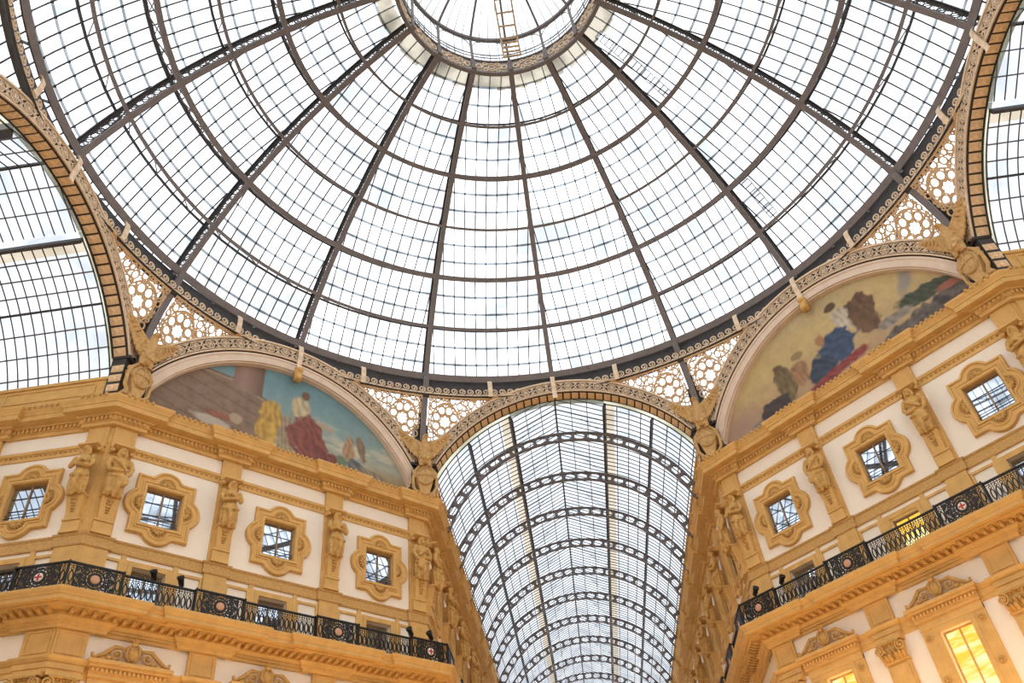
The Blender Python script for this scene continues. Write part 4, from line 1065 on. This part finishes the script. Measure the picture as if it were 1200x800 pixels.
def lunette(phi, fn, label, mlabel):
    e = at_phi('lunette_painting', phi, A+.18, 23.75, label, 'painting')
    NX, NZ = 280, 96; vs = []; fs = []; cols = []
    for i in range(NX+1):
        x = -7.0+14.0*i/NX; top = ZC+sqrt(max(0, 7.45**2-x*x)); z0 = 23.75
        for j in range(NZ+1):
            z = z0+(max(top, z0+.01)-z0)*j/NZ; vs.append((x, 0, z-z0)); cols.append(tuple(.86*q for q in fn(x, z)))
    for i in range(NX):
        for j in range(NZ): fs.append((i*(NZ+1)+j, (i+1)*(NZ+1)+j, (i+1)*(NZ+1)+j+1, i*(NZ+1)+j+1))
    me = bpy.data.meshes.new('canvas'); me.from_pydata(vs, [], fs); ca = me.color_attributes.new('paint', 'FLOAT_COLOR', 'POINT')
    ca.data.foreach_set('color', [q for c in cols for q in (*c, 1.0)]); me.materials.append(MATS['painting']); put('canvas', me, None, e)
    out = [(8.3*sin(a), ZC+8.3*cos(a)-23.75) for a in [radians(-62+124*i/40) for i in range(41)]]; out = [(max(-7.3, min(7.3, x)), z) for x, z in out]+[(7.3, 0), (-7.3, 0)]
    MB().prism(out, .02, .35).build('backing_wall', 'plaster', e)
    o = put('arch_moulding', am_me); p = radians(phi); o.location = (A*sin(p), A*cos(p), 0); o.rotation_euler = (0, 0, -p); tag(o, mlabel, 'moulding')
lunette(-45, paint_blue, 'semicircular lunette painting with blue-green sky and maroon and ochre masses', 'pale pink moulded arch around the blue-sky lunette')
lunette(45, paint_gold, 'semicircular lunette painting with golden sky over dark blue and brown masses', 'pale pink moulded arch around the golden-sky lunette')

# ------------------------------------------------------------------ lattice pendentives and corner posts
AP = 17.86
def zarch(u): return ZC+sqrt(max(0, 8.72**2-u*u))
def pend(sgn):
    def f(u, z, d_):
        a = math.atan(u/AP); za = zarch(u); t = max(0, min(1.1, (29.6-z)/max(.05, 29.6-za))); R1 = AP/cos(a); R = 17.93+(R1-17.93)*sin(min(1, t)*pi/2)-d_
        return (sgn*R*sin(a), R*cos(a), z)
    return f
def inside(u, z, r): return u+r < 7.18 and z+r < 29.56 and z-r > zarch(u-r*.7)+.02
pend_me = []
for sgn in (-1, 1):
    f = pend(sgn); fl_ = MB(); cu_, cz_ = 6.13, 28.45
    fl_.annulus(f, cu_, cz_, .79, .87, 28, .07)
    for i in range(8):
        a = 2*pi*i/8+pi/8; fl_.annulus(f, cu_+.56*cos(a), cz_+.56*sin(a), .172, .235, 14, .07)
    star = [((.36 if i % 2 else .27)*cos(2*pi*i/16+pi/8), (.36 if i % 2 else .27)*sin(2*pi*i/16+pi/8)) for i in range(16)]
    fl_.strip(f, [(cu_+x, cz_+z) for x, z in star], .06, .07, True)
    for i in range(8): a = 2*pi*i/8; fl_.strip(f, [(cu_+.30*cos(a), cz_+.30*sin(a)), (cu_+.82*cos(a), cz_+.82*sin(a))], .06, .07)
    tr = MB(); rng = random.Random(3); placed = []
    for rr in (.18, .14, .10, .075):
        tries = 900 if rr > .1 else 1600
        for _ in range(tries):
            u, z = rng.uniform(2.6, 7.2), rng.uniform(25.9, 29.56)
            if not inside(u, z, rr*.8): continue
            if math.hypot(u-cu_, z-cz_) < .84+rr: continue
            if any(math.hypot(u-p[0], z-p[1]) < rr+p[2]-.015 for p in placed): continue
            placed.append((u, z, rr))
    for u, z, rr in placed: tr.annulus(f, u, z, rr-.048, rr+.014, 10 if rr > .1 else 7, .05, rng.random())
    # links that tie the rings into one plate
    for i, (u, z, rr) in enumerate(placed):
        near = sorted(placed, key=lambda p: (p[0]-u)**2+(p[1]-z)**2)[1:4]
        for p in near:
            L = math.hypot(p[0]-u, p[1]-z)
            if L < rr+p[2]+.22: tr.strip(f, [(u+(p[0]-u)*rr/L, z+(p[1]-z)*rr/L), (p[0]+(u-p[0])*p[2]/L, p[1]+(z-p[1])*p[2]/L)], .04, .05)
    frm = MB(); frm.strip(f, [(2.7+4.5*i/20, 29.56) for i in range(21)], .05, .03); pass
    us = [2.6+4.6*i/24 for i in range(25)]; frm.strip(f, [(u, zarch(u)+.04) for u in us], .10, .09)
    ms = []
    for q, n_ in ((frm, 'frame'), (fl_, 'rose'), (tr, 'tracery')):
        me = q.mesh(n_); me.materials.append(MATS['iron_tan']); ms.append((n_, me))
    pend_me.append(ms)
AB = {-90: 'side arm arch by the blue-sky lunette', -45: 'blue-sky lunette arch', 0: 'long vault arch', 45: 'golden-sky lunette arch', 90: 'side arm arch by the golden-sky lunette'}
NEXT = {-67.5: 'paired-statue corner eagle', -22.5: 'eagle left of the long vault', 22.5: 'eagle between long vault and golden-sky lunette', 67.5: 'eagle between golden-sky lunette and side arm'}
NEXT[-22.5] = 'eagle between blue-sky lunette and long vault'
ABS = {-90: 'side arm', -45: 'blue-sky lunette', 0: 'long vault', 45: 'golden-sky lunette', 90: 'side arm'}
NX2 = {-67.5: 'paired-statue corner eagle', -22.5: 'blue-sky and long vault eagle', 22.5: 'long vault and golden-sky eagle', 67.5: 'golden-sky and side arm eagle'}
for ph in (-90, -45, 0, 45, 90):
    for si, sgn in enumerate((-1, 1)):
        cph = ph+sgn*22.5
        if cph not in NEXT: continue
        e = empty('lattice_panel', (0, 0, 0), -radians(ph)); tag(e, 'pierced cream lattice panel, %s side of the %s' % (ABS[ph], NX2[cph]), 'lattice')
        for n_, me in pend_me[si]: put(n_, me, None, e)
# corner ribs down to the eagles
crm = MB(); pr = [(17.66, 30.7), (18.08, 29.6), (18.5, 28.7), (18.82, 27.8), (19.05, 26.6), (19.1, 24.0)]
crm.bar([(0, r-19.2, z) for r, z in pr], .30, .08, (0, 1, 0)); crm2 = MB(); crm2.bar([(0, r-19.2+.5, z) for r, z in pr], .40, .10, (0, 1, 0))
crm2.add([(sx*.04, r-19.2+dd, z) for sx in (-1, 1) for dd in (0, .5) for r, z in pr], [q for i in range(5) for q in ((i, i+1, 7+i, 6+i), (12+i, 18+i, 19+i, 13+i))])
for i in range(0):
    z = 29.9-.42*i; r = 17.95+(19.05-17.95)*sin(min(1, (30.2-z)/3)*pi/2)
    fq = lambda u, w_, d_, r=r, z=z: (d_-.02, r-19.2+.2+u, z+w_)
    crm2.annulus(fq, 0, 0, .10, .16, 10, .04)
cr_me = crm.mesh('inner_flange'); cr_me.materials.append(MATS['iron_brown']); cr2_me = crm2.mesh('outer_flange'); cr2_me.materials.append(MATS['iron_dark'])
cpost = MB().box(-.36, .36, .05, .6, 23.7, 28.6).mesh('corner_post'); cpost.materials.append(MATS['iron_dark'])
for ph, n_ in NEXT.items():
    e = at_phi('pendentive_rib', ph, 19.2, 0, 'dark iron rib running down from dome ring behind ' + n_, 'rib'); put('inner_flange', cr_me, None, e); put('outer_flange', cr2_me, None, e); put('corner_post', cpost, None, e)

# ------------------------------------------------------------------ eagles
eb = MB()
eb.ball((0, -.30, 2.35), (.34, .30, .62), 16, 12, Matrix.Rotation(radians(-12), 3, 'X')); eb.ball((0, -.42, 2.65), (.30, .26, .38), 14, 10)
eb.tube([(0, -.42, 2.85), (0, -.50, 3.10), (0, -.55, 3.22)], [.22, .17, .15], 12); eb.ball((0, -.60, 3.28), (.15, .20, .15), 12, 8)
eb.tube([(0, -.76, 3.28), (0, -.88, 3.25), (0, -.92, 3.16)], [.075, .055, .02], 8)
for s_ in (-1, 1):
    eb.tube([(s_*.16, -.34, 2.05), (s_*.22, -.38, 1.82), (s_*.22, -.36, 1.62)], [.17, .13, .08], 10)
    for dx in (-.08, 0, .08): eb.tube([(s_*.22, -.36, 1.66), (s_*.22+dx, -.50, 1.62), (s_*.22+dx*1.3, -.54, 1.55)], [.05, .04, .02], 6)
    eb.tube([(s_*.08, -.2, 1.95), (s_*.16, -.18, 1.55), (s_*.2, -.16, 1.35)], [.12, .13, .05], 8)
for i in range(34):
    a = random.uniform(-1.2, 1.2); z = random.uniform(1.95, 2.9); eb.ball((.31*sin(a), -.36-.27*cos(a), z), (.07, .05, .10), 7, 5)
eagle_me = remeshed(eb, 'eagle_body', .022, 'eagle_stone', 1)
wg = MB()
lead = [(.14, 2.95), (.50, 3.22), (.95, 3.52), (1.40, 3.86), (1.68, 4.08)]
trail = [(1.66, 3.80), (1.50, 3.50), (1.30, 3.22), (1.10, 2.96), (.90, 2.70), (.72, 2.46), (.54, 2.26), (.36, 2.14), (.22, 2.16)]
wg.prism([(x, z) for x, z in lead]+[(x*.96, z+.06) for x, z in trail], -.30, -.20)
for layer, (pull, y, w_) in enumerate(((0, -.28, .125), (.36, -.35, .11), (.66, -.41, .10))):
    for i, (tx, tz) in enumerate(trail):
        k = (1-i/(len(trail)-1))*2.1; j = int(k); q = k-j; lx = lead[j][0]+(lead[j+1][0]-lead[j][0])*q; lz = lead[j][1]+(lead[j+1][1]-lead[j][1])*q
        ex, ez = tx+(lx-tx)*pull, tz+(lz-tz)*pull
        wg.tube([(lx, y+.02, lz), ((lx+ex)/2, y-.03, (lz+ez)/2), (lx+(ex-lx)*.88, y, lz+(ez-lz)*.88), (ex, y+.03, ez)], [w_*.7, w_*.85, w_*.6, .02], 8, up=(0, 1, 0), flat=.5)
wg.tube([(x, -.30, z-.03) for x, z in lead], [.15, .12, .10, .08, .05], 10); wg.ball((.2, -.3, 2.6), (.2, .16, .35), 10, 8)
wing_me = [None, None]
wing_me[1] = remeshed(wg, 'wing', .018, 'eagle_stone', 0)
sh = MB().loft([[(r*.46*cos(2*pi*i/28), y, 1.05+r*.52*sin(2*pi*i/28)) for i in range(28)] for r, y in ((1.0, .0), (1.0, -.34), (.92, -.42), (.84, -.42), (.82, -.37), (.5, -.46), (.05, -.50))])
sh_me = sh.mesh('shield', True); sh_me.materials.append(MATS['eagle_stone'])
shx = MB()
shx.tube([(0, -.40-.10*cos(a), 1.05+.42*sin(a)) for a in [radians(-80+160*i/8) for i in range(9)]], .03, 5); shx.tube([(.38*sin(a), -.40-.10*cos(a), 1.05) for a in [radians(-80+160*i/8) for i in range(9)]], .03, 5)
sx_me = shx.mesh('shield_cross'); sx_me.materials.append(MATS['eagle_stone'])
ct = MB().box(-.55, .55, -.22, .1, .02, .22)
for s_ in (-1, 1):
    ct.tube([(s_*.36, -.2, .10), (s_*.58, -.2, .45), (s_*.60, -.22, .95), (s_*.50, -.24, 1.35), (s_*.30, -.26, 1.62), (s_*.10, -.28, 1.55)], [.08, .09, .08, .10, .09, .06], 8)
    ct.ball((s_*.56, -.22, 1.30), (.12, .10, .12), 8, 6)
ct.frustum(-.20, .20, -.3, .1, .05, -.55, .55, -.3, .1, 1.3)
ct_me = remeshed(ct, 'cartouche', .025, 'eagle_stone', 1)
EL = {-67.5: 'ochre stone eagle with spread wings above the paired-statue corner', -22.5: 'ochre stone eagle with spread wings between the blue-sky lunette and the long vault', 22.5: 'ochre stone eagle with spread wings between the long vault and the golden-sky lunette', 67.5: 'ochre stone eagle with spread wings between the golden-sky lunette and side arm'}
for ph, l_ in EL.items():
    e = at_phi('eagle_sculpture', ph, 18.95, 23.86, l_, 'sculpture')
    put('eagle_body', eagle_me, None, e)
    for s_ in (-1, 1):
        o = put('wing', wing_me[1], None, e); o.scale.x = s_
    c = put('cartouche', ct_me, None, e); s2 = put('shield', sh_me, None, e); put('shield_cross', sx_me, None, s2)

# ------------------------------------------------------------------ glass barrel vaults over the arms
VP, V0 = 4.15, 2.7          # truss pitch, first truss behind the arch plane
RI, RO_, RG = 6.82, 7.30, 7.70
AS = math.acos((24.5-ZC)/RG)          # springing angle
AL1 = asin(2.6/RG); AT = radians(71)
tm = MB(); tm.arc(RI-.035, RI+.035, -.09, .09, -AT, AT, 56); tm.arc(RO_-.035, RO_+.035, -.09, .09, -AT, AT, 56)
truss_me = tm.mesh('truss'); truss_me.materials.append(MATS['iron_grey'])
tp = MB(); npst = 24
for i in range(npst+1):
    a = -AT+2*AT*i/npst
    tp.arc(RI+.10, RO_-.10, -.06, .06, a-.013, a+.013, 1); tp.arc(RI, RI+.10, -.06, .06, a-.026, a+.026, 1); tp.arc(RO_-.10, RO_, -.06, .06, a-.026, a+.026, 1)
tp_me = tp.mesh('posts'); tp_me.materials.append(MATS['iron_grey'])
# raised gabled skylight above the truss crowns
GX, GZ0, GZ1 = 2.6, ZC+RG*cos(AL1)+.55, ZC+RG+1.35
ra = MB()
for s_ in (-1, 1):
    ra.bar([(s_*GX, 0, GZ0), (0, 0, GZ1)], .05, .06, (0, 0, 1)); ra.bar([(s_*GX, 0, GZ0-.6), (s_*GX, 0, GZ0)], .08, .08, (0, 1, 0))
    ra.tube([(s_*GX, 0, GZ0-.55)]+[(s_*(GX-.95*sin(t)), 0, GZ0-.55+.75*(1-cos(t))) for t in (.5, 1.0, 1.4)]+[(s_*(GX-1.25), 0, GZ0+.35)], .014, 4)
raf_me = ra.mesh('rafter'); raf_me.materials.append(MATS['iron_grey'])
def bars_for(y0, y1):
    mb = MB(); n = int(round((y1-y0)/.415))
    for i in range(n+1):
        y = y0+(y1-y0)*i/n
        for s_ in (-1, 1):
            a0, a1 = s_*AL1, s_*AS
            mb.bar([(RG*sin(a), y, ZC+RG*cos(a)) for a in [a0+(a1-a0)*j/14 for j in range(15)]], .036, .04, lambda j: Vector((sin(a0+(a1-a0)*j/14), 0, cos(a0+(a1-a0)*j/14))))
            mb.bar([(s_*GX, y, GZ0), (0, y, GZ1)], .036, .04, (0, 0, 1))
    return mb
def longs_for(y0, y1):
    mb = MB()
    for s_ in (-1, 1):
        for k in range(1, 4): a = s_*(AL1+(asin(4.95/RG)-AL1)*k/4); mb.bar([(RG*sin(a), y0, ZC+RG*cos(a)), (RG*sin(a), y1, ZC+RG*cos(a))], .045, .05, (0, 0, 1))
        a5 = asin(4.95/RG)
        for k in range(1, 4): a = s_*(a5+(AS-a5)*k/4); mb.bar([(RG*sin(a), y0, ZC+RG*cos(a)), (RG*sin(a), y1, ZC+RG*cos(a))], .045, .05, (0, 0, 1))
        for k in (1, 2): t = k/3; x, z = s_*GX*(1-t), GZ0+(GZ1-GZ0)*t; mb.bar([(x, y0, z), (x, y1, z)], .04, .05, (0, 0, 1))
    return mb
def glass_for(y0, y1):
    g = MB(); sts = []
    for s_ in (-1, 1):
        st_ = MB(); sts.append(st_)
        n = 12
        for j in range(n):
            a, b = s_*(AL1+(AS-AL1)*j/n), s_*(AL1+(AS-AL1)*(j+1)/n); q = [((RG+.04)*sin(a), y0, ZC+(RG+.04)*cos(a)), ((RG+.04)*sin(b), y0, ZC+(RG+.04)*cos(b)), ((RG+.04)*sin(b), y1, ZC+(RG+.04)*cos(b)), ((RG+.04)*sin(a), y1, ZC+(RG+.04)*cos(a))]
            (st_ if j == 0 else g).add(q, [(0, 1, 2, 3)])
        g.add([(s_*GX, y0, GZ0+.04), (0, y0, GZ1+.04), (0, y1, GZ1+.04), (s_*GX, y1, GZ0+.04)], [(0, 1, 2, 3)])
        g.add([(s_*GX, y0, GZ0-.6), (s_*GX, y0, GZ0), (s_*GX, y1, GZ0), (s_*GX, y1, GZ0-.6)], [(0, 1, 2, 3)])
    return g, sts
def purl_for(y0, y1, a, w_, dp, off=0): return MB().bar([((RG-off)*sin(a), y0, ZC+(RG-off)*cos(a)), ((RG-off)*sin(a), y1, ZC+(RG-off)*cos(a))], w_, dp, (sin(a), 0, cos(a)))
bay_cache = {}
def bay_meshes(y0, y1, first):
    key = (round(y1-y0, 3), first)
    if key not in bay_cache:
        L = y1-y0; g, sts = glass_for(0, L); r = {}
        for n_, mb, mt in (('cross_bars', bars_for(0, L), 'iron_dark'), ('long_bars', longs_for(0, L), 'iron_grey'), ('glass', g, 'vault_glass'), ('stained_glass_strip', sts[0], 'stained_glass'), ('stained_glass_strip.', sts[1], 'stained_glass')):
            me = mb.mesh(n_); me.materials.append(MATS[mt]); r[n_] = me
        bay_cache[key] = r
    return bay_cache[key]
def vault(phi, nb, label, V0=V0):
    e = at_phi('glass_vault', phi, A, 0, label, 'vault'); ys = [.42, V0]+[V0+VP*(k+1) for k in range(nb)]; L = ys[-1]
    for i in range(len(ys)-1):
        b = empty('vault_bay', (0, ys[i], 0)); b.parent = e; ms = bay_meshes(ys[i], ys[i+1], i == 0)
        for n_, me in ms.items():
            o = put(n_.strip('.'), me, None, b)
            if n_.endswith('bars'): o['kind'] = 'stuff'
        t = put('truss', truss_me, None, e); t.location.y = ys[i+1]; put('posts', tp_me, None, t)['kind'] = 'stuff'
        for yy in (ys[i+1],):
            o = put('rafter', raf_me, None, e); o.location.y = yy
    for s_ in (-1, 1):
        purl_for(.42, L, s_*AL1, .14, .34, .1).build('purlin', 'iron_dark', e); purl_for(.42, L, s_*asin(4.95/RG), .10, .22, .06).build('purlin', 'iron_dark', e)
    MB().bar([(0, .42, GZ1), (0, L, GZ1)], .10, .14, (0, 0, 1)).build('ridge_beam', 'iron_dark', e)
    MB().arc(RG-.02, TR+.05, .40, .46, -AS, AS, 48).build('end_plate', 'pale_glass', e)
vault(0, 15, 'long glass barrel vault with iron trusses receding from the dome')
vault(-90, 5, 'glass barrel vault of the side arm by the blue-sky lunette', 5.6)
vault(90, 5, 'glass barrel vault of the side arm by the golden-sky lunette', 5.6)

# ------------------------------------------------------------------ wall lamps of the lower storey (below the frame), warm light
lb = MB().tube([(0, 0, 0), (0, -.5, .05), (0, -1.0, .25), (0, -1.2, .55)], .05, 6).ball((0, 0, 0), (.16, .08, .2), 10, 6); lb_me = lb.mesh('arm', True); lb_me.materials.append(MATS['black_iron'])
gb_me = MB().ball((0, -1.2, .85), (.26, .26, .28), 16, 10).mesh('globe', True); gb_me.materials.append(MATS['lamp_globe'])
ll = bpy.data.lights.new('lamp_glow', 'POINT'); ll.energy = LAMP_W; ll.color = LAMP_COL; ll.shadow_soft_size = .3
def wall_lamp(loc, rz, label):
    e = tag(empty('globe_lamp', loc, rz), label, 'lamp', 'lower storey wall lamps'); put('arm', lb_me, None, e); put('globe', gb_me, None, e)
    o = bpy.data.objects.new('lamp_glow', ll); COL.objects.link(o); o.parent = e; o.location = (0, -1.55, .85)
for fr in ('DL', 'DR'):
    for i, s in enumerate(PILS[fr]): wall_lamp(frame_pt(fr, s, .2, 7.2), FR[fr][2], 'globe lamp on the lower pilaster '+CLS[fr, i].replace(' windows', ' pediments'))
